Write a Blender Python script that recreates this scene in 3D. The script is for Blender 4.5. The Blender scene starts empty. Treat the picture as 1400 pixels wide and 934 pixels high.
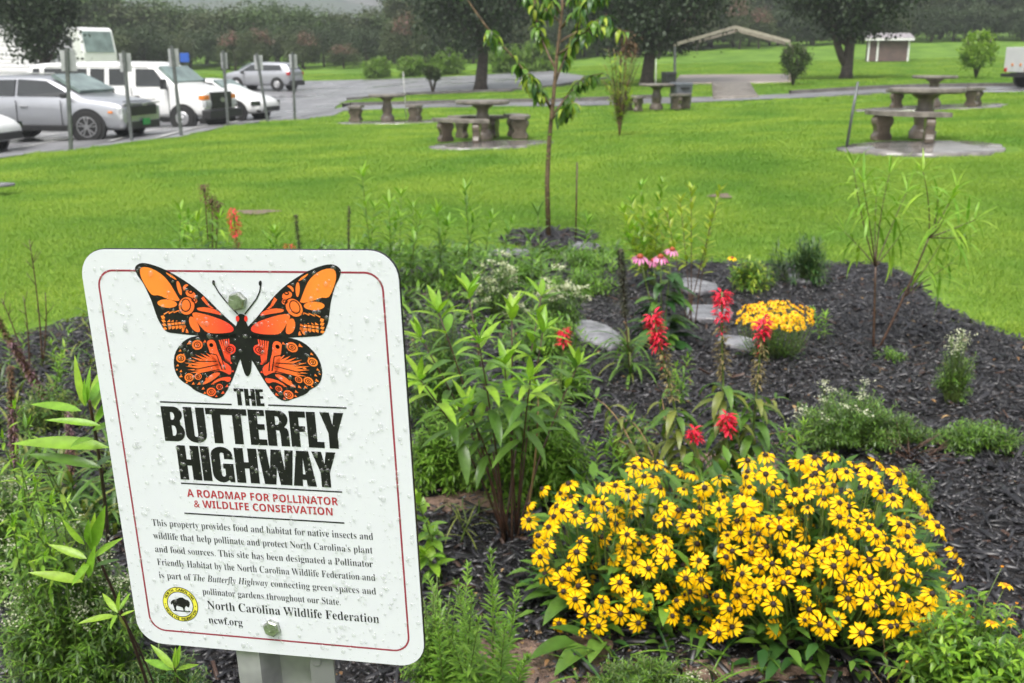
import bpy, bmesh, math, random
import numpy as np
from mathutils import Vector, Matrix
from mathutils.geometry import tessellate_polygon

random.seed(7)
rng = np.random.default_rng(11)
sc = bpy.context.scene
COL = sc.collection
R = math.radians

# ---------------------------------------------------------------- camera, world, light
F = 1400.0                       # focal length in photograph pixels (1400 wide)
HOR = 81.0
TH = math.atan((467 - HOR) / F)  # downward pitch
EYE = Vector((0, 0, 1.5))
cam = bpy.data.cameras.new('camera')
cam.sensor_width = 36.0
cam.lens = 36.0 * F / 1400
cam.clip_start = 0.05
cam.clip_end = 3000
cam.dof.use_dof = True
cam.dof.focus_distance = 1.09
cam.dof.aperture_fstop = 13.0
camo = bpy.data.objects.new('camera', cam)
COL.objects.link(camo)
camo.location = EYE
camo.rotation_euler = (math.pi / 2 - TH, 0, 0)
sc.camera = camo

SUN_EL, SUN_AZ = R(62), R(200)
w = bpy.data.worlds.new('World')
sc.world = w
w.use_nodes = True
nt = w.node_tree
bg = nt.nodes['Background']
sky = nt.nodes.new('ShaderNodeTexSky')
sky.sky_type = 'NISHITA'
sky.sun_disc = False
sky.sun_elevation = SUN_EL
sky.sun_rotation = SUN_AZ
sky.dust_density = 6
sky.air_density = 1.6
hs = nt.nodes.new('ShaderNodeHueSaturation')
hs.inputs['Saturation'].default_value = 0.34
nt.links.new(sky.outputs[0], hs.inputs['Color'])
nt.links.new(hs.outputs[0], bg.inputs['Color'])
bg.inputs['Strength'].default_value = 0.14
sun = bpy.data.lights.new('sun', 'SUN')
sun.energy = 1.4
sun.angle = R(25)
sun.color = (1, .985, .96)
suno = bpy.data.objects.new('sun', sun)
COL.objects.link(suno)
sd = Vector((math.sin(SUN_AZ) * math.cos(SUN_EL), math.cos(SUN_AZ) * math.cos(SUN_EL), math.sin(SUN_EL)))
suno.rotation_euler = (-sd).to_track_quat('-Z', 'Y').to_euler()
sc.view_settings.view_transform = 'Standard'
sc.view_settings.look = 'None'
sc.view_settings.gamma = 1
sc.view_settings.use_curve_mapping = False
sc.view_settings.exposure = 0.76
sc.cycles.max_bounces = 7
sc.cycles.transparent_max_bounces = 12
sc.cycles.use_denoising = True

# ---------------------------------------------------------------- projection helpers
cT, sT = math.cos(TH), math.sin(TH)
def ray(px, py):
    u = (px - 700) / F
    v = (467 - py) / F
    return Vector((u, cT + v * sT, -sT + v * cT))
def P(px, py, Y):
    d = ray(px, py)
    return EYE + d * (Y / d.y)
def proj(p):
    q = Vector(p) - EYE
    zf = q.y * cT - q.z * sT
    return 700 + F * q.x / zf, 467 - F * (q.y * sT + q.z * cT) / zf
def ppm(Y):
    return F / Y

# terrain: control points (photo px, photo py, distance) read off the things that stand there
CT = [(1255, 205, 14.3), (655, 200, 19.0), (530, 168, 30), (1275, 148, 26), (895, 152, 31), (97, 205, 22), (248, 186, 25),
      (312, 172, 29.4), (403, 163, 33), (60, 190, 27), (300, 172, 33), (360, 165, 36), (10, 210, 22.8), (370, 125, 57), (600, 148, 37), (600, 141, 41),
      (657, 123, 50), (640, 110, 60), (615, 102, 68), (515, 107, 68), (440, 105, 70), (300, 99, 80), (480, 93, 85), (100, 105, 60), (-100, 120, 50),
      (1300, 125, 33), (1400, 122, 35), (1000, 138, 34), (800, 142, 36), (1100, 128, 38), (1400, 117, 40), (1000, 115, 45),
      (1000, 103, 55), (1155, 109, 48), (1210, 84, 72), (1084, 116, 42), (1335, 105, 44), (1300, 57, 95), (1000, 66, 95), (760, 84, 85),
      (882, 115, 47), (1700, 60, 90), (1500, 110, 45), (0, 98, 90), (-300, 96, 90)]
pts = [tuple(P(*c)) for c in CT]
for x in (-5, -2.5, 0, 2.5, 5):
    for y in (0.5, 3, 6, 8.5):
        pts.append((x, y, 0.0))
for x in (-150, -60, 0, 60, 150):
    pts.append((x, 200, 5.0 + x * .02))
    pts.append((x, -20, 0.0))
pts += [(-30, 8, -.5), (30, 8, .6), (-60, 40, -.8), (70, 45, 1.2)]
pts = np.array(pts)
def tps_k(r2):
    return np.where(r2 > 0, r2 * np.log(np.maximum(r2, 1e-9)) * .5, 0)
_n = len(pts)
_K = tps_k(((pts[:, None, :2] - pts[None, :, :2]) ** 2).sum(-1)) + np.eye(_n) * 6.0
_Pm = np.hstack([np.ones((_n, 1)), pts[:, :2]])
_A = np.vstack([np.hstack([_K, _Pm]), np.hstack([_Pm.T, np.zeros((3, 3))])])
_W = np.linalg.solve(_A, np.concatenate([pts[:, 2], np.zeros(3)]))
def TZ(x, y):
    x = np.atleast_1d(np.asarray(x, float)); y = np.atleast_1d(np.asarray(y, float))
    out = np.empty(len(x))
    for i in range(0, len(x), 20000):
        xs, ys = x[i:i + 20000], y[i:i + 20000]
        r2 = (xs[:, None] - pts[None, :, 0]) ** 2 + (ys[:, None] - pts[None, :, 1]) ** 2
        out[i:i + 20000] = tps_k(r2) @ _W[:_n] + _W[_n] + _W[_n + 1] * xs + _W[_n + 2] * ys
    k = np.clip((y - 8.5) / 2.5, 0, 1)       # the garden bed and the turf round it are level
    k = np.maximum(k, np.clip((np.abs(x) - 7) / 3, 0, 1))
    k = k * k * (3 - 2 * k)
    return out * k
def tz(x, y):
    return float(TZ([x], [y])[0])
def G(px, py):
    """where the ray through a photo pixel meets the ground"""
    d = ray(px, py)
    Ys = np.concatenate([np.arange(.8, 12, .01), np.arange(12, 160, .1)])
    t = Ys / d.y
    X = d.x * t
    Z = EYE.z + d.z * t
    g = TZ(X, Ys)
    below = np.nonzero(Z <= g)[0]
    i = below[0] if len(below) else len(Ys) - 1
    return Vector((X[i], Ys[i], g[i]))

# ---------------------------------------------------------------- materials
def nodes_of(name):
    m = bpy.data.materials.new(name)
    m.use_nodes = True
    return m, m.node_tree, m.node_tree.nodes['Principled BSDF']
def noise_mix(nt, c1, c2, scale, detail=4, coord='Object', lo=.35, hi=.65, rough=.6):
    tc = nt.nodes.new('ShaderNodeTexCoord')
    n = nt.nodes.new('ShaderNodeTexNoise')
    n.inputs['Scale'].default_value = scale
    n.inputs['Detail'].default_value = detail
    n.inputs['Roughness'].default_value = rough
    nt.links.new(tc.outputs[coord], n.inputs['Vector'])
    r = nt.nodes.new('ShaderNodeMapRange')
    r.inputs[1].default_value = lo; r.inputs[2].default_value = hi
    nt.links.new(n.outputs[0], r.inputs[0])
    mx = nt.nodes.new('ShaderNodeMix'); mx.data_type = 'RGBA'
    mx.inputs[6].default_value = (*c1, 1); mx.inputs[7].default_value = (*c2, 1)
    nt.links.new(r.outputs[0], mx.inputs[0])
    return mx, n, r
def bump(nt, b, src, strength, dist=.01):
    bp = nt.nodes.new('ShaderNodeBump')
    bp.inputs['Strength'].default_value = strength
    bp.inputs['Distance'].default_value = dist
    nt.links.new(src, bp.inputs['Height'])
    nt.links.new(bp.outputs[0], b.inputs['Normal'])
def mat(name, c1, c2=None, scale=20, rough=.5, metal=0, bmp=0, coord='Object', spec=.5, coat=0, bdist=.01, lo=.35, hi=.65):
    m, nt, b = nodes_of(name)
    b.inputs['Roughness'].default_value = rough
    b.inputs['Metallic'].default_value = metal
    b.inputs['Specular IOR Level'].default_value = spec
    b.inputs['Coat Weight'].default_value = coat
    b.inputs['Coat Roughness'].default_value = .06
    mx, n, r = noise_mix(nt, c1, c2 or tuple(x * .82 for x in c1), scale, coord=coord, lo=lo, hi=hi)
    nt.links.new(mx.outputs[2], b.inputs['Base Color'])
    if bmp:
        bump(nt, b, n.outputs[0], bmp, bdist)
    return m
def leafmat(name, c1, c2, rough=.35, trans=.3, island=True, spec=.4, patchy=False):
    m, nt, b = nodes_of(name)
    b.inputs['Roughness'].default_value = rough
    b.inputs['Specular IOR Level'].default_value = spec
    g = nt.nodes.new('ShaderNodeNewGeometry')
    oi = nt.nodes.new('ShaderNodeObjectInfo')
    ad = nt.nodes.new('ShaderNodeMath'); ad.operation = 'ADD'
    nt.links.new(g.outputs['Random Per Island'], ad.inputs[0])
    nt.links.new(oi.outputs['Random'], ad.inputs[1])
    fr = nt.nodes.new('ShaderNodeMath'); fr.operation = 'FRACT'
    nt.links.new(ad.outputs[0], fr.inputs[0])
    mx = nt.nodes.new('ShaderNodeMix'); mx.data_type = 'RGBA'
    mx.inputs[6].default_value = (*c1, 1); mx.inputs[7].default_value = (*c2, 1)
    nt.links.new(fr.outputs[0], mx.inputs[0])
    if not patchy and not name.startswith(('petal', 'tree', 'shrub', 'mulch', 'seed')):
        tc = nt.nodes.new('ShaderNodeTexCoord')
        n3 = nt.nodes.new('ShaderNodeTexNoise'); n3.inputs['Scale'].default_value = 4; n3.inputs['Detail'].default_value = 5
        nt.links.new(tc.outputs['Object'], n3.inputs['Vector'])
        r3 = nt.nodes.new('ShaderNodeMapRange'); r3.inputs[1].default_value = .3; r3.inputs[2].default_value = .7; r3.inputs[3].default_value = .68; r3.inputs[4].default_value = 1.25
        nt.links.new(n3.outputs[0], r3.inputs[0])
        vm = nt.nodes.new('ShaderNodeMix'); vm.data_type = 'RGBA'; vm.blend_type = 'MULTIPLY'; vm.inputs[0].default_value = 1
        nt.links.new(mx.outputs[2], vm.inputs[6]); nt.links.new(r3.outputs[0], vm.inputs[7])
        mx = vm
        bump(nt, b, n3.outputs[0], .25, .004)
    if patchy:
        nz = nt.nodes.new('ShaderNodeTexNoise'); nz.inputs['Scale'].default_value = .55; nz.inputs['Detail'].default_value = 6
        gp = nt.nodes.new('ShaderNodeNewGeometry')
        nt.links.new(gp.outputs['Position'], nz.inputs['Vector'])
        pr = nt.nodes.new('ShaderNodeMapRange'); pr.inputs[1].default_value = .35; pr.inputs[2].default_value = .65
        nt.links.new(nz.outputs[0], pr.inputs[0])
        tn = nt.nodes.new('ShaderNodeMix'); tn.data_type = 'RGBA'
        tn.inputs[6].default_value = (.62, .76, .7, 1); tn.inputs[7].default_value = (1.24, 1.08, 1.05, 1)
        nt.links.new(pr.outputs[0], tn.inputs[0])
        mm = nt.nodes.new('ShaderNodeMix'); mm.data_type = 'RGBA'; mm.blend_type = 'MULTIPLY'; mm.inputs[0].default_value = 1
        nt.links.new(mx.outputs[2], mm.inputs[6]); nt.links.new(tn.outputs[2], mm.inputs[7])
        mx = mm
    nt.links.new(mx.outputs[2], b.inputs['Base Color'])
    if trans:
        tr = nt.nodes.new('ShaderNodeBsdfTranslucent')
        br = nt.nodes.new('ShaderNodeVectorMath'); br.operation = 'MULTIPLY'
        br.inputs[1].default_value = (1.3, 1.5, .7)
        nt.links.new(mx.outputs[2], br.inputs[0])
        nt.links.new(br.outputs[0], tr.inputs['Color'])
        ms = nt.nodes.new('ShaderNodeMixShader')
        ms.inputs[0].default_value = trans
        out = nt.nodes['Material Output']
        nt.links.new(b.outputs[0], ms.inputs[1])
        nt.links.new(tr.outputs[0], ms.inputs[2])
        nt.links.new(ms.outputs[0], out.inputs['Surface'])
    return m

MT = {}
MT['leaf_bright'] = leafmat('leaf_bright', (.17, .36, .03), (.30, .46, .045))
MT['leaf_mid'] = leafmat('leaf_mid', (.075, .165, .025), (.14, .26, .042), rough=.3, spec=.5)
MT['leaf_dark'] = leafmat('leaf_dark', (.022, .07, .018), (.05, .125, .025), trans=.15)
MT['leaf_fresh'] = leafmat('leaf_fresh', (.10, .22, .025), (.19, .34, .045), rough=.32)
MT['leaf_yellow'] = leafmat('leaf_yellow', (.3, .42, .04), (.42, .5, .06))
MT['leaf_olive'] = leafmat('leaf_olive', (.11, .15, .03), (.24, .27, .06))
MT['leaf_grey'] = leafmat('leaf_grey', (.07, .13, .045), (.13, .2, .06))
MT['leaf_fine'] = leafmat('leaf_fine', (.12, .25, .025), (.22, .38, .05))
MT['leaf_strap'] = leafmat('leaf_strap', (.03, .09, .02), (.12, .2, .06))
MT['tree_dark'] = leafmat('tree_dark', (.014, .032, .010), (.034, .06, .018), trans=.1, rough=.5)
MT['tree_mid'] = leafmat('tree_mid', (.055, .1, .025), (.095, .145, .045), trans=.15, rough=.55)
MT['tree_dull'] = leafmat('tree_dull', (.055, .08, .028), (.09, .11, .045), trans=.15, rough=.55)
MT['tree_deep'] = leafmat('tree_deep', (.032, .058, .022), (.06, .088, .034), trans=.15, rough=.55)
MT['myrtle'] = leafmat('myrtle_bloom', (.28, .13, .12), (.2, .11, .09), trans=.1)
MT['shrub_green'] = leafmat('shrub_green', (.10, .19, .02), (.18, .3, .035), trans=.2)
MT['shrub_deep'] = leafmat('shrub_deep', (.03, .06, .012), (.07, .11, .02), trans=.15)
MT['shrub_lime'] = leafmat('shrub_lime', (.14, .26, .02), (.26, .4, .04), trans=.25)
MT['grass_blade'] = leafmat('grass_blade', (.128, .244, .024), (.29, .422, .068), trans=.35, rough=.5, spec=.25, patchy=True)
MT['stem_brown'] = mat('stem_brown', (.10, .05, .03), (.05, .03, .02), 60, .45)
MT['stem_green'] = mat('stem_green', (.13, .2, .04), (.09, .13, .03), 60, .45)
MT['stem_tan'] = mat('stem_tan', (.3, .2, .09), (.2, .12, .05), 60, .5)
MT['bark'] = mat('bark', (.09, .07, .055), (.035, .028, .022), 9, .7, bmp=.6, bdist=.03)
MT['bark_young'] = mat('bark_young', (.2, .13, .07), (.07, .045, .03), 40, .6, bmp=.4)
MT['petal_yellow'] = leafmat('petal_yellow', (.90, .47, .0), (.95, .59, .001), trans=.18, rough=.6, spec=.2)
MT['petal_gold'] = leafmat('petal_gold', (.88, .46, .001), (.93, .58, .002), trans=.15, rough=.5)
MT['petal_red'] = leafmat('petal_red', (.58, .008, .03), (.85, .04, .10), trans=.25, rough=.5)
MT['petal_pink'] = leafmat('petal_pink', (.78, .2, .48), (.88, .38, .62), trans=.25, rough=.5)
MT['petal_white'] = leafmat('petal_white', (.42, .45, .28), (.66, .66, .5), trans=.2, rough=.6)
MT['petal_mauve'] = leafmat('petal_mauve', (.16, .09, .10), (.28, .16, .19), trans=.2, rough=.6)
MT['cone_brown'] = mat('cone_brown', (.03, .012, .006), (.015, .006, .004), 300, .7)
MT['cone_gold'] = mat('cone_gold', (.75, .3, .005), (.5, .16, .005), 200, .6)
MT['cone_orange'] = mat('cone_orange', (.45, .08, .015), (.2, .035, .015), 200, .6)
MT['seed_brown'] = leafmat('seed_brown', (.09, .05, .025), (.17, .1, .05), trans=0, rough=.7)
MT['seed_dark'] = leafmat('seed_dark', (.03, .035, .018), (.06, .06, .03), trans=0, rough=.7)
MT['seed_olive'] = leafmat('seed_olive', (.11, .09, .03), (.2, .16, .06), trans=0, rough=.7)
MT['concrete'] = mat('concrete', (.24, .215, .185), (.10, .088, .074), 7, .5, bmp=.3, bdist=.01)
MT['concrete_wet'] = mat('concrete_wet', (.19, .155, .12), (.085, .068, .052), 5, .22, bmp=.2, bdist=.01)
MT['slab'] = mat('slab', (.27, .25, .235), (.10, .092, .085), 3.5, .1, bmp=.15, bdist=.01)
MT['white_paint'] = mat('white_paint', (.8, .8, .79), (.76, .76, .75), 3, .3, coat=.6)
MT['silver_paint'] = mat('silver_paint', (.42, .43, .46), (.40, .41, .44), 3, .28, metal=.55, coat=.8)
MT['black_plastic'] = mat('black_plastic', (.02, .02, .021), (.014, .014, .015), 20, .45)
MT['rubber'] = mat('rubber', (.018, .018, .018), (.012, .012, .012), 30, .6)
MT['alloy'] = mat('alloy', (.55, .55, .56), (.45, .45, .46), 20, .3, metal=.8)
MT['glass_dark'] = mat('glass_dark', (.02, .024, .026), (.014, .017, .018), 2, .06, spec=.8)
MT['glass_green'] = mat('glass_green', (.2, .27, .25), (.1, .14, .13), 1.5, .08, spec=.9)
MT['amber'] = mat('amber', (.75, .25, .04), (.6, .18, .03), 10, .2)
MT['tail_red'] = mat('tail_red', (.5, .02, .02), (.35, .015, .015), 10, .2)
MT['lamp_clear'] = mat('lamp_clear', (.6, .62, .62), (.3, .31, .32), 12, .1)
MT['plate_green'] = mat('plate_green', (.03, .3, .08), (.02, .22, .06), 12, .3)
MT['galv'] = mat('galv', (.40, .39, .42), (.22, .215, .235), 9, .42, metal=.3, bmp=.1, lo=.4, hi=.6)
MT['sign_back'] = mat('sign_back', (.42, .43, .44), (.32, .33, .34), 6, .45, metal=.1)
MT['post_steel'] = mat('post_steel', (.17, .18, .18), (.1, .11, .11), 10, .45, metal=.5)
MT['roof_metal'] = mat('roof_metal', (.42, .37, .38), (.28, .25, .26), 2, .3)
MT['shed_wall'] = mat('shed_wall', (.15, .10, .09), (.10, .07, .065), 3, .7)
MT['timber'] = mat('timber', (.42, .38, .31), (.27, .24, .19), 6, .6)
MT['bin_dark'] = mat('bin_dark', (.035, .037, .04), (.02, .02, .022), 8, .45)
MT['bin_grey'] = mat('bin_grey', (.12, .135, .155), (.08, .09, .1), 8, .45)
MT['blue_paint'] = mat('blue_paint', (.03, .12, .5), (.02, .09, .4), 8, .4)
MT['sign_white'] = mat('sign_white', (.655, .665, .73), (.635, .645, .71), 4, .4, coat=.15)
MT['ink_black'] = mat('ink_black', (.010, .010, .011), (.015, .015, .016), 40, .4, spec=.25)
MT['ink_text'] = mat('ink_text', (.016, .016, .018), (.022, .022, .025), 40, .4, spec=.25)
MT['ink_red'] = mat('ink_red', (.42, .025, .04), (.36, .02, .035), 40, .35)
MT['ink_maroon'] = mat('ink_maroon', (.3, .03, .06), (.24, .025, .05), 40, .35)
MT['ink_yellow'] = mat('ink_yellow', (.78, .72, .08), (.72, .66, .06), 40, .35)
MT['bolt'] = mat('bolt', (.5, .52, .48), (.25, .27, .22), 120, .3, metal=.8, bmp=.3, bdist=.002)

def ink_wing():
    m, nt, b = nodes_of('ink_wing')
    tc = nt.nodes.new('ShaderNodeTexCoord')
    sx = nt.nodes.new('ShaderNodeSeparateXYZ')
    nt.links.new(tc.outputs['Object'], sx.inputs[0])
    ab = nt.nodes.new('ShaderNodeMath'); ab.operation = 'ABSOLUTE'
    nt.links.new(sx.outputs[0], ab.inputs[0])
    r = nt.nodes.new('ShaderNodeMapRange'); r.inputs[1].default_value = .005; r.inputs[2].default_value = .075
    nt.links.new(ab.outputs[0], r.inputs[0])
    mx = nt.nodes.new('ShaderNodeMix'); mx.data_type = 'RGBA'
    mx.inputs[6].default_value = (.82, .035, .03, 1); mx.inputs[7].default_value = (.9, .24, .035, 1)
    nt.links.new(r.outputs[0], mx.inputs[0])
    nt.links.new(mx.outputs[2], b.inputs['Base Color'])
    b.inputs['Roughness'].default_value = .35
    return m
MT['ink_wing'] = ink_wing()

def drop_mat():
    m, nt, b = nodes_of('water_drop')
    out = nt.nodes['Material Output']
    tr = nt.nodes.new('ShaderNodeBsdfTransparent')
    tr.inputs[0].default_value = (1, 1, 1, 1)
    gl = nt.nodes.new('ShaderNodeBsdfGlossy'); gl.inputs['Roughness'].default_value = .2
    lw = nt.nodes.new('ShaderNodeLayerWeight'); lw.inputs[0].default_value = .35
    mr = nt.nodes.new('ShaderNodeMapRange'); mr.inputs[3].default_value = .05; mr.inputs[4].default_value = .5
    nt.links.new(lw.outputs['Facing'], mr.inputs[0])
    df = nt.nodes.new('ShaderNodeBsdfDiffuse'); df.inputs[0].default_value = (.95, .96, .98, 1)  # white mixed into the colour stands in for light gathered by a clear drop
    m0 = nt.nodes.new('ShaderNodeMixShader'); m0.inputs[0].default_value = .05
    nt.links.new(tr.outputs[0], m0.inputs[1]); nt.links.new(df.outputs[0], m0.inputs[2])
    ms = nt.nodes.new('ShaderNodeMixShader')
    nt.links.new(mr.outputs[0], ms.inputs[0])
    nt.links.new(m0.outputs[0], ms.inputs[1]); nt.links.new(gl.outputs[0], ms.inputs[2])
    nt.links.new(ms.outputs[0], out.inputs['Surface'])
    return m
MT['drop'] = drop_mat()

def lawn_mat():
    m, nt, b = nodes_of('lawn')
    mx, n, r = noise_mix(nt, (.085, .175, .014), (.165, .28, .032), .5, 6, lo=.38, hi=.62)
    mx2, n2, r2 = noise_mix(nt, (1, 1, 1), (.72, .8, .8), 14, 6)
    mu = nt.nodes.new('ShaderNodeMix'); mu.data_type = 'RGBA'; mu.blend_type = 'MULTIPLY'; mu.inputs[0].default_value = 1
    nt.links.new(mx.outputs[2], mu.inputs[6]); nt.links.new(mx2.outputs[2], mu.inputs[7])
    nt.links.new(mu.outputs[2], b.inputs['Base Color'])
    b.inputs['Roughness'].default_value = .8
    b.inputs['Specular IOR Level'].default_value = .2
    bump(nt, b, n2.outputs[0], .8, .05)
    return m
MT['lawn'] = lawn_mat()
def asphalt():
    m, nt, b = nodes_of('asphalt')
    mx, n, r = noise_mix(nt, (.24, .24, .25), (.13, .13, .135), .7, 6)
    nt.links.new(mx.outputs[2], b.inputs['Base Color'])
    mx2, n2, r2 = noise_mix(nt, (0, 0, 0), (1, 1, 1), .25, 4)
    rr = nt.nodes.new('ShaderNodeMapRange'); rr.inputs[1].default_value = .35; rr.inputs[2].default_value = .6
    rr.inputs[3].default_value = .16; rr.inputs[4].default_value = .5
    nt.links.new(n2.outputs[0], rr.inputs[0])
    nt.links.new(rr.outputs[0], b.inputs['Roughness'])
    mx3, n3, r3 = noise_mix(nt, (0, 0, 0), (1, 1, 1), 30, 3)
    bump(nt, b, n3.outputs[0], .25, .01)
    return m
MT['asphalt'] = asphalt()
MT['marking'] = mat('marking', (.6, .6, .58), (.4, .4, .38), 4, .3)
MT['kerb'] = mat('kerb', (.16, .15, .14), (.09, .085, .08), 3, .5)
MT['mulch_ground'] = mat('mulch_ground', (.010, .009, .009), (.028, .024, .023), 24, .5, bmp=1, bdist=.03)
MT['clay'] = mat('clay', (.24, .16, .12), (.10, .065, .05), 40, .45, bmp=.8, bdist=.02)
MT['pale_stone'] = mat('pale_stone', (.27, .265, .28), (.11, .105, .115), 9, .15, bmp=.3, bdist=.01)
def chipmat():
    m = leafmat('mulch_chip', (.004, .004, .0047), (.034, .032, .036), trans=0, rough=.34, spec=.5)
    return m
MT['chip'] = chipmat()
MT['chip_brown'] = leafmat('mulch_chip_brown', (.02, .011, .008), (.07, .038, .026), trans=0, rough=.45)
MT['litter'] = leafmat('litter', (.16, .08, .03), (.3, .2, .09), trans=0, rough=.5)
MT['hill'] = mat('hill', (.05, .08, .045), (.03, .05, .03), .02, .9)

# ---------------------------------------------------------------- object helpers
def tag(o, label=None, cat=None, group=None, kind=None):
    if label: o['label'] = label
    if cat: o['category'] = cat
    if group: o['group'] = group
    if kind: o['kind'] = kind
    return o
def link(o, parent=None):
    COL.objects.link(o)
    if parent is not None:
        o.parent = parent
    return o
def thing(name, label, cat, loc=(0, 0, 0), rz=0, group=None):
    o = bpy.data.objects.new(name, None)
    o.empty_display_size = .1
    COL.objects.link(o)
    o.location = loc
    o.rotation_euler = (0, 0, rz)
    return tag(o, label, cat, group)
def mesh_np(name, V, Fs, mats, smooth=False, mi=None):
    """V (n,3); Fs list of int arrays (m,k) ; mats list of materials; mi list of material index per F block"""
    me = bpy.data.meshes.new(name)
    V = np.asarray(V, np.float32)
    me.vertices.add(len(V)); me.vertices.foreach_set('co', V.ravel())
    loops = np.concatenate([f.ravel() for f in Fs]).astype(np.int32)
    tot = np.concatenate([np.full(len(f), f.shape[1]) for f in Fs]).astype(np.int32)
    start = np.concatenate([[0], np.cumsum(tot)[:-1]]).astype(np.int32)
    me.loops.add(len(loops)); me.loops.foreach_set('vertex_index', loops)
    me.polygons.add(len(tot)); me.polygons.foreach_set('loop_start', start); me.polygons.foreach_set('loop_total', tot)
    if mi is not None:
        me.polygons.foreach_set('material_index', np.concatenate([np.full(len(f), k) for f, k in zip(Fs, mi)]).astype(np.int32))
    if smooth:
        me.polygons.foreach_set('use_smooth', np.ones(len(tot), bool))
    for m in mats:
        me.materials.append(m)
    me.update(calc_edges=True)
    me.validate()
    return me
def ob(name, me, parent=None, **k):
    o = bpy.data.objects.new(name, me)
    link(o, parent)
    return tag(o, **k)

class MB:
    """collects simple shapes in one mesh"""
    def __init__(s):
        s.v = []; s.f = []; s.m = []; s.mats = []
    def mid(s, m):
        if m not in s.mats: s.mats.append(m)
        return s.mats.index(m)
    def add(s, vs, fs, m):
        k = len(s.v); i = s.mid(m)
        s.v += [tuple(v) for v in vs]
        for f in fs:
            s.f.append([a + k for a in f]); s.m.append(i)
        return s
    def box(s, c, d, m, M=None, taper=1.0):
        x, y, z = (q / 2 for q in d)
        vs = []
        for sz in (-1, 1):
            k = taper if sz > 0 else 1
            for sx, sy in ((-1, -1), (1, -1), (1, 1), (-1, 1)):
                vs.append(Vector((sx * x * k, sy * y * k, sz * z)))
        vs = [(M @ v if M else v) + Vector(c) for v in vs]
        return s.add(vs, [(3, 2, 1, 0), (4, 5, 6, 7), (0, 1, 5, 4), (1, 2, 6, 5), (2, 3, 7, 6), (3, 0, 4, 7)], m)
    def tube(s, ptsl, rad, m, n=6, cap=True):
        ptsl = [Vector(p) for p in ptsl]
        if not hasattr(rad, '__len__'): rad = [rad] * len(ptsl)
        vs = []; fs = []
        prev = None
        for i, p in enumerate(ptsl):
            d = (ptsl[min(i + 1, len(ptsl) - 1)] - ptsl[max(i - 1, 0)])
            if d.length < 1e-9: d = Vector((0, 0, 1))
            d.normalize()
            if prev is None:
                a = d.orthogonal().normalized()
            else:
                a = (prev - d * prev.dot(d))
                a = a.normalized() if a.length > 1e-6 else d.orthogonal().normalized()
            prev = a
            b = d.cross(a)
            for j in range(n):
                t = 2 * math.pi * j / n
                vs.append(p + (a * math.cos(t) + b * math.sin(t)) * rad[i])
        for i in range(len(ptsl) - 1):
            for j in range(n):
                fs.append((i * n + j, i * n + (j + 1) % n, (i + 1) * n + (j + 1) % n, (i + 1) * n + j))
        if cap:
            fs.append(tuple(range(n))[::-1]); fs.append(tuple(range((len(ptsl) - 1) * n, len(ptsl) * n)))
        return s.add(vs, fs, m)
    def lathe(s, prof, m, n=20, c=(0, 0, 0), M=None):
        vs = []; fs = []
        c = Vector(c)
        for r, z in prof:
            for j in range(n):
                t = 2 * math.pi * j / n
                v = Vector((r * math.cos(t), r * math.sin(t), z))
                vs.append((M @ v if M else v) + c)
        for i in range(len(prof) - 1):
            for j in range(n):
                fs.append((i * n + j, i * n + (j + 1) % n, (i + 1) * n + (j + 1) % n, (i + 1) * n + j))
        fs.append(tuple(range(n))[::-1]); fs.append(tuple(range((len(prof) - 1) * n, len(prof) * n)))
        return s.add(vs, fs, m)
    def prism(s, poly, z0, z1, m, M=None):
        """poly: list of (x,y), extruded z0..z1"""
        n = len(poly)
        tri = tessellate_polygon([[Vector((x, y, 0)) for x, y in poly]])
        vs = [Vector((x, y, z0)) for x, y in poly] + [Vector((x, y, z1)) for x, y in poly]
        if M: vs = [M @ v for v in vs]
        fs = [(i, (i + 1) % n, n + (i + 1) % n, n + i) for i in range(n)]
        fs += [tuple(t) for t in tri] + [tuple(n + a for a in t) for t in tri]
        return s.add(vs, fs, m)
    def mesh(s, name, smooth=False, recalc=True):
        me = bpy.data.meshes.new(name)
        me.from_pydata(s.v, [], s.f)
        for m in s.mats: me.materials.append(m)
        me.polygons.foreach_set('material_index', s.m)
        if smooth: me.polygons.foreach_set('use_smooth', [True] * len(s.f))
        me.update()
        if recalc:
            bm = bmesh.new(); bm.from_mesh(me)
            bmesh.ops.recalc_face_normals(bm, faces=bm.faces)
            bm.to_mesh(me); bm.free()
        return me
    def build(s, name, parent=None, smooth=False, mods=None, **k):
        o = ob(name, s.mesh(name, smooth), parent, **k)
        if mods:
            for t, kw in mods:
                md = o.modifiers.new(t, t)
                for a, b in kw.items(): setattr(md, a, b)
        return o
def autosmooth(me, ang=40):
    me.polygons.foreach_set('use_smooth', [True] * len(me.polygons))
    me.update()
    bm = bmesh.new(); bm.from_mesh(me)
    for e in bm.edges:
        if len(e.link_faces) == 2 and e.calc_face_angle(0) > R(ang): e.smooth = False
    bm.to_mesh(me); bm.free()
def copy_tree(o, parent=None):
    c = o.copy(); COL.objects.link(c); c.parent = parent
    for ch in list(o.children): copy_tree(ch, c)
    return c

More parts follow.
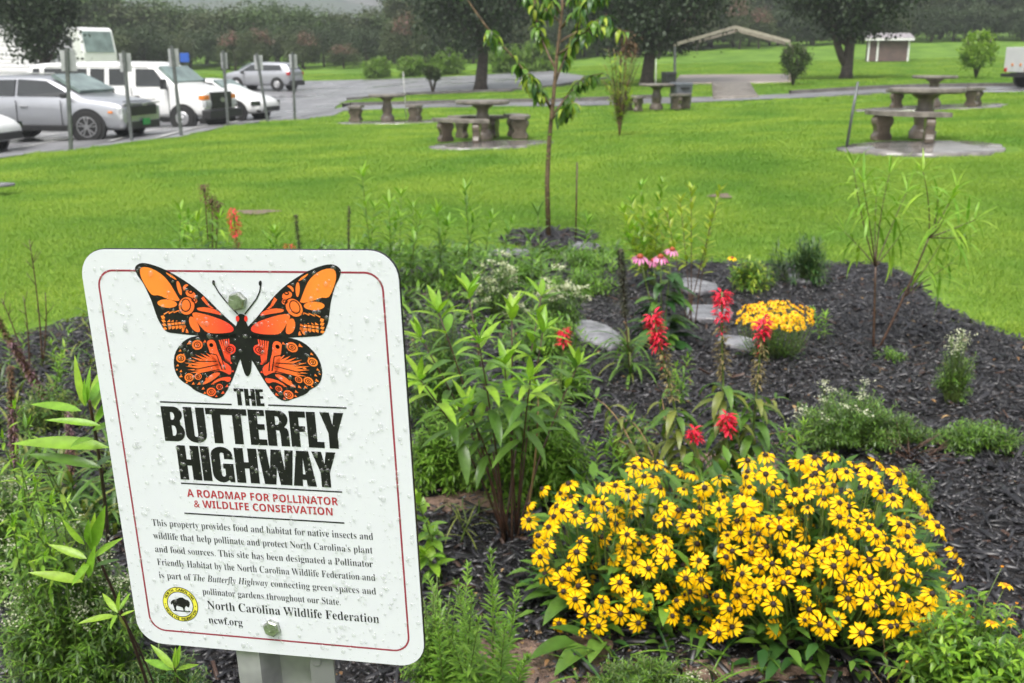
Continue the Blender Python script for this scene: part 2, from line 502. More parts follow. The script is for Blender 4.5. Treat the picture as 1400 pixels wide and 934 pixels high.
# leaf templates: unit length along +Y, normal +Z
LEAF = {}
def leaf_tmpl(kind):
    if kind in LEAF: return LEAF[kind]
    shp, wr, droop, seg = kind
    st = np.linspace(0, 1, seg + 1)
    def wid(t):
        if shp == 'lance': return math.sin(math.pi * min(1, t ** .75)) ** .9 if 0 < t < 1 else 0
        if shp == 'ovate': return math.sin(math.pi * t ** .6) ** .7 if 0 < t < 1 else 0
        if shp == 'spat': return math.sin(math.pi * t ** 1.5) ** .7 + .08 if 0 < t < 1 else 0
        if shp == 'strap': return min(1, (1 - t) * 3) * .9 + .1 * (t < 1) if t < 1 else 0
    V = []; rows = []
    for t in st:
        # arc that bends down by droop (total angle, radians)
        a = droop * t
        y = math.sin(a) / droop if abs(droop) > 1e-3 else t
        z = -(1 - math.cos(a)) / droop if abs(droop) > 1e-3 else 0
        h = wid(t) * wr / 2
        if h < 1e-4:
            rows.append([len(V)]); V.append((0, y, z))
        else:
            rows.append([len(V), len(V) + 1, len(V) + 2])
            V += [(-h, y, z + h * .35), (0, y, z), (h, y, z + h * .35)]
    T = []; Q = []
    for a, b in zip(rows, rows[1:]):
        if len(a) == 1 and len(b) == 3: T += [(a[0], b[1], b[0]), (a[0], b[2], b[1])]
        elif len(a) == 3 and len(b) == 3: Q += [(a[0], a[1], b[1], b[0]), (a[1], a[2], b[2], b[1])]
        elif len(a) == 3 and len(b) == 1: T += [(a[0], a[1], b[0]), (a[1], a[2], b[0])]
    LEAF[kind] = (np.array(V, float), np.array(T, int).reshape(-1, 3), np.array(Q, int).reshape(-1, 4))
    return LEAF[kind]
LEAFMESH = {}
def leaf_mesh(kind, mk):
    k = (kind, mk)
    if k not in LEAFMESH:
        V, T, Q = leaf_tmpl(kind)
        Fs = [f for f in (T, Q) if len(f)]
        LEAFMESH[k] = mesh_np('leaf', V, Fs, [MT[mk]], smooth=True)
    return LEAFMESH[k]
def frame(p, d, up=(0, 0, 1), L=1.0):
    y = Vector(d).normalized()
    z = Vector(up) - y * Vector(up).dot(y)
    z = z.normalized() if z.length > 1e-4 else y.orthogonal().normalized()
    x = y.cross(z)
    return Matrix(((x.x * L, y.x * L, z.x * L, p[0]), (x.y * L, y.y * L, z.y * L, p[1]), (x.z * L, y.z * L, z.z * L, p[2]), (0, 0, 0, 1)))
def frames_np(p, d, up, L):
    """vectorised: arrays (n,3),(n,3),(n,3),(n,) -> (n,3,3),(n,3)"""
    y = d / np.linalg.norm(d, axis=1, keepdims=True)
    z = up - y * (up * y).sum(1, keepdims=True)
    nz = np.linalg.norm(z, axis=1, keepdims=True)
    z = np.where(nz > 1e-4, z / np.maximum(nz, 1e-6), np.array([[1., 0, 0]]))
    x = np.cross(y, z)
    return np.stack([x, y, z], axis=2) * L[:, None, None], p
def scatter_mesh(name, kind, p, d, up, L, mats, mi=None, smooth=True):
    """join many leaf templates in one mesh"""
    V, T, Q = leaf_tmpl(kind)
    M, t = frames_np(np.asarray(p, float), np.asarray(d, float), np.asarray(up, float), np.asarray(L, float))
    n = len(t)
    W = np.einsum('nij,vj->nvi', M, V) + t[:, None, :]
    off = (np.arange(n) * len(V))[:, None, None]
    Fs = []; ms = []
    for f in (T, Q):
        if len(f):
            if mi is None:
                Fs.append((f[None] + off).reshape(-1, f.shape[1])); ms.append(0)
            else:
                for k in range(len(mats)):
                    sel = np.nonzero(np.asarray(mi) == k)[0]
                    if len(sel): Fs.append((f[None] + off[sel]).reshape(-1, f.shape[1])); ms.append(k)
    return mesh_np(name, W.reshape(-1, 3), Fs, mats, smooth, ms)

class Plant:
    def __init__(s, name, label, cat, loc, group=None):
        s.root = thing(name, label, cat, loc, 0, group)
        s.loc = Vector(loc)
        s.lv = []                # (kind, mat, Matrix, length)
        s.st = {}
        s.extra = []
    def leaf(s, kind, mk, p, d, L, up=(0, 0, 1)):
        s.lv.append((kind, mk, frame(p, d, up, L), L))
    def stem(s, ptsl, r0, r1, mk='stem_green', n=5):
        mb = s.st.setdefault(mk, [])
        k = len(ptsl)
        mb.append((ptsl, [r0 + (r1 - r0) * i / (k - 1) for i in range(k)], n))
    def finish(s, minpx=26, cap=290, stem_name='stem'):
        T = Matrix.Translation(-s.loc)
        for mk, ls in s.st.items():
            if len(ls) <= 12:
                for ptsl, rr, n in ls:
                    b = MB(); b.tube([Vector(p) - s.loc for p in ptsl], rr, MT[mk], n)
                    b.build(stem_name, s.root, smooth=True)
            else:
                b = MB()
                for ptsl, rr, n in ls: b.tube([Vector(p) - s.loc for p in ptsl], rr, MT[mk], n)
                o = b.build('stems', s.root, smooth=True); o['kind'] = 'stuff'
        def px(l):
            q = l[2].translation - EYE
            return l[3] * F / max(q.length, .3)
        order = sorted(s.lv, key=px, reverse=True)
        big = [l for l in order[:cap] if px(l) >= minpx]
        rest = order[len(big):]
        for kind, mk, M, L in big:
            o = bpy.data.objects.new('leaf', leaf_mesh(kind, mk))
            COL.objects.link(o); o.parent = s.root; o.matrix_basis = T @ M
        if rest:
            groups = {}
            for l in rest: groups.setdefault(l[0], []).append(l)
            gi = 0
            for kind, ls in groups.items():
                mks = sorted(set(l[1] for l in ls))
                A = np.array([np.array(T @ l[2]) for l in ls])
                V, Tt, Q = leaf_tmpl(kind)
                W = np.einsum('nij,vj->nvi', A[:, :3, :3], V) + A[:, None, :3, 3]
                off = (np.arange(len(ls)) * len(V))[:, None, None]
                mi = np.array([mks.index(l[1]) for l in ls])
                Fs = []; ms = []
                for f in (Tt, Q):
                    if len(f):
                        for k in range(len(mks)):
                            sel = np.nonzero(mi == k)[0]
                            if len(sel): Fs.append((f[None] + off[sel]).reshape(-1, f.shape[1])); ms.append(k)
                me = mesh_np('foliage', W.reshape(-1, 3), Fs, [MT[k] for k in mks], True, ms)
                o = ob('foliage', me, s.root, kind='stuff')
        return s.root
    def put(s, name, me, M, parent=None):
        o = bpy.data.objects.new(name, me)
        COL.objects.link(o); o.parent = parent or s.root
        o.matrix_basis = (Matrix.Translation(-s.loc) @ M) if parent is None else M
        return o
U = random.uniform
def bez(a, b, c, n=8):
    a, b, c = Vector(a), Vector(b), Vector(c)
    return [a * (1 - t) ** 2 + b * 2 * t * (1 - t) + c * t * t for t in [i / (n - 1) for i in range(n)]]
def along(ptsl, t):
    k = t * (len(ptsl) - 1); i = min(int(k), len(ptsl) - 2); f = k - i
    return ptsl[i].lerp(ptsl[i + 1], f), (ptsl[i + 1] - ptsl[i]).normalized()
def stalk(pl, base, tip, ctrl=None, r=(.004, .0018), sm='stem_brown', n=20, L=(.13, .06), kind=('lance', .2, .7, 5), mats=('leaf_mid', 'leaf_bright'), t0=.35,
          pitch=(-.1, .7), pairs=True, tipn=5, tipmat=None, jit=.25, gold=False):
    """one leafy stem; leaves go out at 'pitch' (radians above horizontal, low..top)"""
    base = Vector(base); tip = Vector(tip)
    mid = Vector(ctrl) if ctrl is not None else base.lerp(tip, .5) + Vector((U(-.03, .03), U(-.03, .03), 0))
    pl_ = bez(base, mid, tip)
    pl.stem(pl_, r[0], r[1], sm)
    az = U(0, 6.28)
    steps = n // 2 if pairs else n
    for i in range(steps):
        t = t0 + (1 - t0) * (i + .5) / steps
        p, d = along(pl_, t)
        az += 1.57 + U(-.3, .3) if pairs else 2.4
        ln = (L[0] + (L[1] - L[0]) * ((t - t0) / (1 - t0)) ** 1.5) * U(.8, 1.15)
        for k in range(2 if pairs else 1):
            a = az + math.pi * k + U(-jit, jit)
            e = pitch[0] + (pitch[1] - pitch[0]) * (t - t0) / (1 - t0) + U(-jit, jit)
            o = d.orthogonal().normalized(); o2 = d.cross(o)
            hv = o * math.cos(a) + o2 * math.sin(a)
            dr = hv * math.cos(e) + d * math.sin(e)
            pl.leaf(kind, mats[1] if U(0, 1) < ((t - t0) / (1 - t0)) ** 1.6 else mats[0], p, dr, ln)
    p, d = along(pl_, 1)
    for k in range(tipn):
        a = 2.4 * k; e = U(.7, 1.25)
        o = d.orthogonal().normalized(); o2 = d.cross(o)
        dr = (o * math.cos(a) + o2 * math.sin(a)) * math.cos(e) + d * math.sin(e)
        pl.leaf((kind[0], kind[1], kind[2] * .4, kind[3]), tipmat or mats[1], p, dr, L[1] * U(.6, 1.1))
    return pl_

# ================================================================ SETTING
def grid_mesh(x0, x1, y0, y1, nx, ny, zf, m, name):
    xs = np.linspace(x0, x1, nx); ys = np.linspace(y0, y1, ny)
    X, Y = np.meshgrid(xs, ys)
    V = np.stack([X.ravel(), Y.ravel(), zf(X.ravel(), Y.ravel())], 1)
    i = np.arange(nx * ny).reshape(ny, nx)
    Q = np.stack([i[:-1, :-1].ravel(), i[:-1, 1:].ravel(), i[1:, 1:].ravel(), i[1:, :-1].ravel()], 1)
    return mesh_np(name, V, [Q], [m], True)
def graded(a, b, n, p=2.2):
    return a + (b - a) * np.linspace(0, 1, n) ** p
xs = np.concatenate([-graded(1, 400, 60)[::-1], np.linspace(-.9, .9, 8), graded(1, 400, 60)])
ys = np.concatenate([np.linspace(-30, -1, 8), graded(0, 420, 150, 1.9)])
X, Y = np.meshgrid(xs, ys)
V = np.stack([X.ravel(), Y.ravel(), TZ(X.ravel(), Y.ravel()) - .02], 1)
i = np.arange(X.size).reshape(X.shape)
Q = np.stack([i[:-1, :-1].ravel(), i[:-1, 1:].ravel(), i[1:, 1:].ravel(), i[1:, :-1].ravel()], 1)
ob('ground', mesh_np('ground', V, [Q], [MT['lawn']], True), kind='structure')

def drape(name, poly, off, m, step=1.0, skirt=0, parent=None, **k):
    """sheet with outline poly (world x,y) cut in a grid and laid on the terrain"""
    bm = bmesh.new()
    tri = tessellate_polygon([[Vector((x, y, 0)) for x, y in poly]])
    vs = [bm.verts.new((x, y, 0)) for x, y in poly]
    for t in tri:
        try: bm.faces.new([vs[a] for a in t])
        except ValueError: pass
    x0, x1 = min(p[0] for p in poly), max(p[0] for p in poly)
    y0, y1 = min(p[1] for p in poly), max(p[1] for p in poly)
    for a, b, nrm in ((x0, x1, (1, 0, 0)), (y0, y1, (0, 1, 0))):
        q = a + step
        while q < b:
            bmesh.ops.bisect_plane(bm, geom=bm.verts[:] + bm.edges[:] + bm.faces[:], plane_co=(q, q, 0), plane_no=nrm)
            q += step
    bmesh.ops.remove_doubles(bm, verts=bm.verts, dist=.0005)
    bm.verts.ensure_lookup_table()
    z = TZ([v.co.x for v in bm.verts], [v.co.y for v in bm.verts])
    for v, h in zip(bm.verts, z): v.co.z = h + off
    bmesh.ops.recalc_face_normals(bm, faces=bm.faces)
    if sum(f.normal.z for f in bm.faces) < 0: bmesh.ops.reverse_faces(bm, faces=bm.faces)
    if skirt:
        ed = [e for e in bm.edges if len(e.link_faces) == 1]
        r = bmesh.ops.extrude_edge_only(bm, edges=ed)
        for v in r['geom']:
            if isinstance(v, bmesh.types.BMVert): v.co.z -= skirt
    me = bpy.data.meshes.new(name); bm.to_mesh(me); bm.free()
    me.materials.append(m)
    me.polygons.foreach_set('use_smooth', [True] * len(me.polygons))
    return ob(name, me, parent, **k)
def pxpoly(l): return [tuple(G(*p)[:2]) for p in l]
def smooth_poly(poly, it=2):
    for _ in range(it):
        o = []
        for a, b in zip(poly, poly[1:] + poly[:1]):
            o += [(a[0] * .75 + b[0] * .25, a[1] * .75 + b[1] * .25), (a[0] * .25 + b[0] * .75, a[1] * .25 + b[1] * .75)]
        poly = o
    return poly

# car park and drives, all one wet asphalt sheet, with a grass island and a kerb
lot = pxpoly([(-160, 232), (0, 214), (97, 206), (180, 194), (248, 187), (312, 173), (366, 166), (403, 164), (455, 158), (470, 151), (600, 147), (760, 145), (900, 142),
              (1040, 136), (1200, 129), (1400, 126), (1560, 128)]) + pxpoly([(1560, 116), (1400, 117.5), (1200, 121), (1100, 127), (1000, 132), (900, 133), (760, 139), (600, 141), (480, 144)])
road_near = lot
drape('driveway', lot, .0, MT['asphalt'], 1.5, kind='structure')
far_lot = pxpoly([(-160, 232), (-40, 222), (250, 178), (455, 152), (460, 145), (475, 138), (560, 130), (640, 127), (700, 125), (760, 119), (830, 108), (752, 97), (640, 104), (500, 109), (410, 111), (290, 112), (150, 110), (-100, 112), (-260, 125)])
drape('car_park', far_lot, .012, MT['asphalt'], 1.5, kind='structure')
def ribbon(name, pl, wd, h, m, parent=None, **k):
    """kerb: a raised strip along a px polyline"""
    w_ = [G(*p) for p in pl]
    out = []
    for a, b in zip(w_, w_[1:]):
        n = max(2, int((b - a).length / 1.0))
        out += [a.lerp(b, t / n) for t in range(n)]
    out.append(w_[-1])
    vs = []; fs = []
    for i, p in enumerate(out):
        d = out[min(i + 1, len(out) - 1)] - out[max(i - 1, 0)]
        nn = Vector((-d.y, d.x, 0)).normalized() * wd / 2
        z = tz(p.x, p.y)
        for q, zz in ((p - nn, z - .03), (p - nn, z + h), (p + nn, z + h), (p + nn, z - .03)):
            vs.append((q.x, q.y, zz))
    for i in range(len(out) - 1):
        for j in range(3):
            fs.append((i * 4 + j, i * 4 + j + 1, i * 4 + 4 + j + 1, i * 4 + 4 + j))
    return MB().add(vs, fs, m).build(name, parent, **k)
ribbon('kerb', [(470, 146), (480, 144), (600, 141.5), (760, 139.5), (900, 134)], .16, .12, MT['kerb'], kind='structure')
ribbon('kerb', [(1080, 128.5), (1200, 121.5), (1400, 118)], .16, .12, MT['kerb'], kind='structure')
ribbon('kerb', [(475, 137), (560, 129.5), (640, 126.5), (700, 124.5), (760, 118.5), (830, 108)], .14, .1, MT['kerb'], kind='structure')
# stall lines
for k, (a, b) in enumerate([((20, 205), (125, 186)), ((150, 195), (270, 168)), ((215, 190), (330, 165)), ((0, 196), (90, 183))]):
    pa, pb = G(*a), G(*b)
    n = Vector((-(pb - pa).y, (pb - pa).x, 0)).normalized() * .06
    drape('stall_line', [tuple((pa - n)[:2]), tuple((pb - n)[:2]), tuple((pb + n)[:2]), tuple((pa + n)[:2])], .03, MT['marking'], 1.5, kind='structure')

# misty ridge behind the woods
def ridge(x, y):
    return 14 + 46 * np.exp(-((x + 330) / 260) ** 2) + 22 * np.exp(-((x - 60) / 190) ** 2) + 6 * np.sin(x / 37.) + 3 * np.sin(x / 13.)
xs = np.linspace(-900, 700, 120); nyr = 14
V = []
for j in range(nyr):
    t = j / (nyr - 1)
    yy = 520 + 260 * t
    V += [(x, yy, -4 + ridge(x, 0) * math.sin(math.pi / 2 * min(1, t * 1.2)) + 2 * math.sin(x / 9 + j)) for x in xs]
i = np.arange(len(V)).reshape(nyr, 120)
Q = np.stack([i[:-1, :-1].ravel(), i[:-1, 1:].ravel(), i[1:, 1:].ravel(), i[1:, :-1].ravel()], 1)
ob('hills', mesh_np('hills', np.array(V), [Q], [MT['hill']], True), kind='structure')

# the mulched garden bed
bedpx = [(-260, 560), (0, 470), (110, 438), (330, 400), (480, 385), (548, 372), (640, 362), (800, 356), (950, 360), (1100, 362), (1205, 362), (1245, 378), (1275, 412), (1330, 442), (1400, 468), (1560, 520)]
bed = pxpoly(bedpx) + [(2.6, 2.6), (2.2, .3), (-2.2, .3), (-2.6, 2.6)]
BED = bed
drape('mulch_bed', bed, .006, MT['mulch_ground'], .4, kind='structure')
def inpoly(x, y, poly):
    x = np.asarray(x); y = np.asarray(y)
    c = np.zeros(x.shape, bool)
    n = len(poly)
    for i in range(n):
        x1, y1 = poly[i]; x2, y2 = poly[(i + 1) % n]
        c ^= ((y1 > y) != (y2 > y)) & (x < (x2 - x1) * (y - y1) / (y2 - y1 + 1e-12) + x1)
    return c
clays = []
def patch(px, py, wx, wy, name, m, off=.012, **k):
    c = G(px, py)
    poly = []
    for q in range(22):
        a = q / 22 * 2 * math.pi
        rr = 1 + .22 * math.sin(a * 3 + px) + .12 * math.sin(a * 5 + py)
        poly.append((c.x + math.cos(a) * wx * rr, c.y + math.sin(a) * wy * rr))
    clays.append(poly)
    return drape(name, poly, off, m, .3, kind='structure')
patch(735, 915, .19, .15, 'bare_clay', MT['clay'])
patch(632, 690, .16, .1, 'bare_clay', MT['clay'])
patch(1020, 925, .25, .05, 'bare_clay', MT['clay'])
patch(1000, 640, .17, .12, 'bare_clay', MT['clay'])
patch(352, 290, .2, .16, 'worn_turf', MT['clay'], .004)
patch(985, 268, .12, .15, 'worn_turf', MT['clay'], .004)
ring = G(750, 327)
tring = [(ring.x + (.42 + .05 * math.sin(a * 4)) * math.cos(a), ring.y + (.5 + .06 * math.sin(a * 3)) * math.sin(a)) for a in [q / 24 * 6.283 for q in range(24)]]
drape('mulch_ring', tring, .006, MT['mulch_ground'], .3, kind='structure')

# mulch chips, loose: nobody could count them
def chips(name, poly, n, x0, x1, y0, y1, pw=1.0, sc_=1.0, zadd=0):
    y = y0 + (y1 - y0) * rng.random(n) ** pw
    x = x0 + (x1 - x0) * rng.random(n)
    keep = inpoly(x, y, poly)
    # keep within the field of view, with some margin
    zf = y * cT + 1.5 * sT
    keep &= np.abs(x / zf * F) < 1150
    for c in clays: keep &= ~(inpoly(x, y, c) & (rng.random(n) < .8))
    x, y = x[keep], y[keep]; n = len(x)
    L = np.minimum(rng.gamma(2.2, .017, n) * sc_ + .012, .085)
    W = L * rng.uniform(.12, .34, n); Hh = rng.uniform(.002, .006, n)
    az = rng.random(n) * 6.283; el = rng.normal(0, .22, n); ro = rng.normal(0, .3, n)
    ca, sa = np.cos(az), np.sin(az); ce, se = np.cos(el), np.sin(el)
    ax = np.stack([ca * ce, sa * ce, se], 1)
    bx = np.stack([-sa, ca, np.zeros(n)], 1); cz = np.cross(ax, bx)
    b2 = bx * np.cos(ro)[:, None] + cz * np.sin(ro)[:, None]; c2 = np.cross(ax, b2)
    z = TZ(x, y) + .01 + zadd + rng.random(n) * .02 + np.abs(se) * L * .3
    p = np.stack([x, y, z], 1)
    T = np.array([(-1, -.5, -1), (1, -.8, -1), (1.0, .5, -1), (-.9, .9, -1), (-.95, -.4, 1), (.9, -.6, 1), (.95, .4, 1), (-.8, .7, 1)]) * .5
    Vv = p[:, None] + ax[:, None] * (T[None, :, 0:1] * L[:, None, None]) + b2[:, None] * (T[None, :, 1:2] * W[:, None, None]) + c2[:, None] * (T[None, :, 2:3] * Hh[:, None, None])
    Fq = np.array([(4, 5, 6, 7), (0, 1, 5, 4), (1, 2, 6, 5), (2, 3, 7, 6), (3, 0, 4, 7)])
    Q = (Fq[None] + (np.arange(n) * 8)[:, None, None]).reshape(-1, 4)
    return ob(name, mesh_np(name, Vv.reshape(-1, 3), [Q[:int(n * .95) * 5], Q[int(n * .95) * 5:]], [MT['chip'], MT['chip_brown']], False, [0, 1]), kind='stuff')
tag(chips('mulch_chips', bed, 84000, -4.4, 4.8, 1.0, 8.2, 1.15), 'shredded black bark mulch covering the garden bed', 'mulch')
tag(chips('mulch_crumbs', bed, 52000, -3.6, 4.0, 1.2, 6, 1.1, .35), 'fine black bark crumbs between the mulch chips', 'mulch')
tag(chips('mulch_chips', tring, 2600, ring.x - .6, ring.x + .6, ring.y - .7, ring.y + .7), 'black bark mulch ringed round the young tree', 'mulch')
n = 420
x = rng.uniform(-2.5, 3.2, n); y = rng.uniform(1.8, 7, n)
k_ = inpoly(x, y, bed); x, y = x[k_], y[k_]; n = len(x)
d = np.stack([rng.normal(size=n), rng.normal(size=n), rng.normal(size=n) * .15], 1)
tag(ob('fallen_leaves', scatter_mesh('fallen_leaves', ('lance', .4, .8, 3), np.stack([x, y, TZ(x, y) + .035], 1), d, np.tile([0, 0, 1.], (n, 1)), rng.uniform(.015, .045, n), [MT['litter']]), kind='stuff'),
    'small dead tan leaves lying on the mulch', 'leaf litter')

# stepping stones in the bed
def stone(px, py, wx, wy, label, rz=0, h=.035, m='pale_stone'):
    c = G(px, py)
    n = 11; poly = [(math.cos(a) * wx / 2 * U(.82, 1.08), math.sin(a) * wy / 2 * U(.82, 1.08)) for a in [q / n * 6.283 for q in range(n)]]
    b = MB(); b.prism(poly, 0, h, MT[m])
    o = b.build('stepping_stone', None, mods=[('BEVEL', dict(width=.012, segments=2))])
    o.location = (c.x, c.y, .012); o.rotation_euler.z = rz
    tag(o, label, 'stepping stone', 'stepping stones in the bed')
stone(815, 465, .26, .62, 'large pale stepping stone beside the dark bottlebrush stalk', .2)
stone(950, 398, .3, .45, 'pale wet stepping stone farthest back, behind the pink coneflowers', .1)
stone(968, 436, .34, .42, 'pale wet stepping stone behind the tallest red flower spike', -.2)
stone(1010, 478, .22, .3, 'small pale stepping stone left of the small golden flower clump', .4)
stone(700, 352, .34, .3, 'flat grey stone at the back edge near the young tree', .1)
stone(1100, 388, .25, .3, 'small pale stone between the two bushes at the back', .1)
stone(-2, 267, .5, .35, 'flat pale stone set in the lawn at the left edge', .1, .03)
stone(800, 342, .25, .3, 'flat grey stone sunk in weeds right of the young tree', .3)
stone(470, 420, .4, .5, 'flat grey stone hidden behind the butterfly sign', .3)

# ---------------------------------------------------------------- lawn blades (instanced tufts)
def tuft_mesh(nb, size, hmin, hmax, wd):
    p = np.stack([rng.uniform(-size / 2, size / 2, nb), rng.uniform(-size / 2, size / 2, nb), np.zeros(nb)], 1)
    az = rng.random(nb) * 6.283; e = rng.uniform(.6, 1.35, nb)
    d = np.stack([np.cos(az) * np.cos(e), np.sin(az) * np.cos(e), np.sin(e)], 1)
    return scatter_mesh('grass_tuft', ('strap', wd, .9, 2), p, d, np.tile([0, 0, 1.], (nb, 1)), rng.uniform(hmin, hmax, nb), [MT['grass_blade']])
tufts = [ob_ for ob_ in [bpy.data.objects.new('grass_tuft', tuft_mesh(800, .5, .025, .07, .055)), bpy.data.objects.new('grass_tuft', tuft_mesh(700, .7, .035, .08, .09)), bpy.data.objects.new('grass_tuft', tuft_mesh(500, 1.1, .05, .10, .16))]]
def gn_scatter(name, P_, src, label):
    me = bpy.data.meshes.new(name)
    me.vertices.add(len(P_)); me.vertices.foreach_set('co', np.asarray(P_, np.float32).ravel()); me.update()
    o = ob(name, me, kind='stuff'); tag(o, label, 'grass')
    ng = bpy.data.node_groups.new(name, 'GeometryNodeTree')
    ng.interface.new_socket('Geometry', in_out='INPUT', socket_type='NodeSocketGeometry')
    ng.interface.new_socket('Geometry', in_out='OUTPUT', socket_type='NodeSocketGeometry')
    gi = ng.nodes.new('NodeGroupInput'); go = ng.nodes.new('NodeGroupOutput')
    ip = ng.nodes.new('GeometryNodeInstanceOnPoints'); oi = ng.nodes.new('GeometryNodeObjectInfo')
    oi.inputs['Object'].default_value = src
    rv = ng.nodes.new('FunctionNodeRandomValue'); rv.data_type = 'FLOAT_VECTOR'
    rv.inputs[0].default_value = (0, 0, 0); rv.inputs[1].default_value = (0, 0, 6.283)
    ng.links.new(gi.outputs[0], ip.inputs['Points']); ng.links.new(oi.outputs['Geometry'], ip.inputs['Instance'])
    ng.links.new(rv.outputs[0], ip.inputs['Rotation'])
    ng.links.new(ip.outputs[0], go.inputs[0])
    md = o.modifiers.new('scatter', 'NODES'); md.node_group = ng
    return o
far_x = pxpoly([(-160, 232), (0, 214), (97, 206), (180, 194), (248, 187), (312, 173), (366, 166), (403, 164), (455, 158), (470, 151)])
PADS = [(1262, 203, 1.15, .95), (1275, 148, 1.9, 1.0), (668, 199, 1.15, 1.0), (540, 168, 1.6, .9)]
def lawn_pts(y0, y1, step, margin):
    out = []
    y = y0
    while y < y1:
        hw = (y * cT + 1.5) * 950 / F + .6
        nx = int(2 * hw / step)
        x = -hw + (np.arange(nx) + rng.random(nx) * .4) * step
        yy = y + rng.uniform(-.2, .2, nx) * step
        out.append(np.stack([x, yy], 1)); y += step
    q = np.concatenate(out)
    ok = np.ones(len(q), bool)
    for dx, dy in ((0, 0), (margin, 0), (-margin, 0), (0, margin), (0, -margin)):
        for poly in (BED, tring, lot, far_lot):
            ok &= ~inpoly(q[:, 0] + dx, q[:, 1] + dy, poly)
    ok &= ~inpoly(q[:, 0], q[:, 1], clays[4]) & ~inpoly(q[:, 0], q[:, 1], clays[5])
    for px_, py_, rx_, ry_ in PADS:
        c_ = G(px_, py_); ok &= ((q[:, 0] - c_.x) / (rx_ + margin * .7)) ** 2 + ((q[:, 1] - c_.y) / (ry_ + margin * .7)) ** 2 > 1
    q = q[ok]
    return np.stack([q[:, 0], q[:, 1], TZ(q[:, 0], q[:, 1]) - .012], 1)
gn_scatter('lawn_grass', lawn_pts(4.2, 14, .33, .16), tufts[0], 'bright green mown grass next to the garden bed')
gn_scatter('lawn_grass', lawn_pts(14, 30, .5, .25), tufts[1], 'bright green mown grass round the picnic tables')
gn_scatter('lawn_grass', lawn_pts(30, 75, 1.0, .45), tufts[2], 'bright green grass beyond the driveway')

# ---------------------------------------------------------------- picnic tables
def pad(px, py, rx, ry, label):
    c = G(px, py)
    poly = [(c.x + math.cos(a) * rx * (.97 + .05 * math.sin(3 * a + px) + .03 * math.sin(11 * a + py)), c.y + math.sin(a) * ry * (.97 + .05 * math.sin(4 * a) + .04 * math.sin(9 * a + px))) for a in [q / 44 * 6.283 for q in range(44)]]
    o = drape('concrete_pad', poly, .028, MT['slab'], .6, skirt=.06)
    return tag(o, label, 'concrete pad', 'concrete pads under the picnic tables')
def table(px, py, Y, dia, label, group='round concrete picnic tables'):
    c = P(px, py, Y); c.z = tz(c.x, c.y) + .04
    t = thing('picnic_table', label, 'table', c, U(0, 1), group)
    r = dia / 2
    b = MB(); b.lathe([(r * .9, .665), (r * .97, .675), (r, .69), (r, .725), (r * .985, .74), (0.01, .742)], MT['concrete'], 32)
    o = b.build('tabletop', t); autosmooth(o.data)
    b = MB(); b.lathe([(.2, 0), (.2, .1), (.17, .14), (.13, .2), (.15, .3), (.155, .36), (.11, .5), (.12, .58), (.2, .63), (.22, .665)], MT['concrete_wet'], 16)
    o = b.build('pedestal', t); autosmooth(o.data)
    return t
def bench(c, ang, Rr, label, span=1.15, group='curved concrete benches'):
    """curved bench: arc of radius Rr about c facing ang"""
    c = Vector(c)
    pos = c + Vector((math.cos(ang), math.sin(ang), 0)) * Rr
    pos.z = tz(pos.x, pos.y) + .04
    t = thing('bench', label, 'bench', pos, ang - math.pi / 2, group)
    # local frame: +y points away from the table, seat arc centre at (0,-Rr)
    b = MB(); n = 12; wd = .34
    half = span / 2 / Rr
    outer = []; inner = []
    for i in range(n + 1):
        a = math.pi / 2 + half - 2 * half * i / n
        outer.append(((Rr + wd / 2) * math.cos(a), (Rr + wd / 2) * math.sin(a) - Rr))
        inner.append(((Rr - wd / 2) * math.cos(a), (Rr - wd / 2) * math.sin(a) - Rr))
    poly = outer + inner[::-1]
    b.prism(poly, .37, .435, MT['concrete'])
    b.build('seat', t, mods=[('BEVEL', dict(width=.015, segments=2))])
    for s in (-1, 1):
        a = math.pi / 2 + s * half * .62
        q = Vector((Rr * math.cos(a), Rr * math.sin(a) - Rr, 0))
        prof = [(-.15, 0), (.15, 0), (.155, .07), (.11, .12), (.12, .19), (.16, .25), (.165, .31), (.12, .368), (-.12, .368), (-.165, .31), (-.16, .25), (-.12, .19), (-.11, .12), (-.155, .07)]
        M = Matrix.Translation(q) @ Matrix.Rotation(a - math.pi / 2, 4, 'Z') @ Matrix.Rotation(math.pi / 2, 4, 'X') @ Matrix.Rotation(0, 4, 'Z')
        M = Matrix.Translation(q) @ Matrix.Rotation(a, 4, 'Z') @ Matrix(((1, 0, 0, 0), (0, 0, 1, 0), (0, 1, 0, 0), (0, 0, 0, 1)))
        b = MB(); b.prism(prof, -.065, .065, MT['concrete_wet'], M)
        b.build('support', t, mods=[('BEVEL', dict(width=.02, segments=2))])
    return t
# set A: right, near
pad(1262, 203, 1.15, .95, 'round wet concrete pad under the nearest picnic table')
tA = table(1259, 200, 15.8, 1.1, 'round concrete picnic table nearest the camera at right')
bench(tA.location, R(-134), .72, 'curved concrete bench in front of the nearest right-hand table', 1.2)
pad(1275, 148, 1.9, 1.0, 'round concrete pad under the far right picnic table')
tB = table(1274, 147, 26, 1.06, 'round concrete picnic table standing behind the nearest right-hand one')
bench(tB.location, R(-140), 1.0, 'curved bench on the left of the far right-hand table', 1.5)
bench(tB.location, R(-30), 1.0, 'curved bench on the right of the far right-hand table', 1.2)
# set C: centre
pad(668, 199, 1.15, 1.0, 'round concrete pad under the centre picnic table')
tC = table(660, 197, 20.2, 1.05, 'round concrete picnic table in the middle, left of the young tree')
bench(tC.location, R(-120), .85, 'curved bench in front of the centre picnic table', 1.15)
bench(tC.location, R(10), .75, 'curved bench right of the centre picnic table', 1.0)
bench(tC.location, R(100), .7, 'curved bench behind the centre picnic table', 1.1)
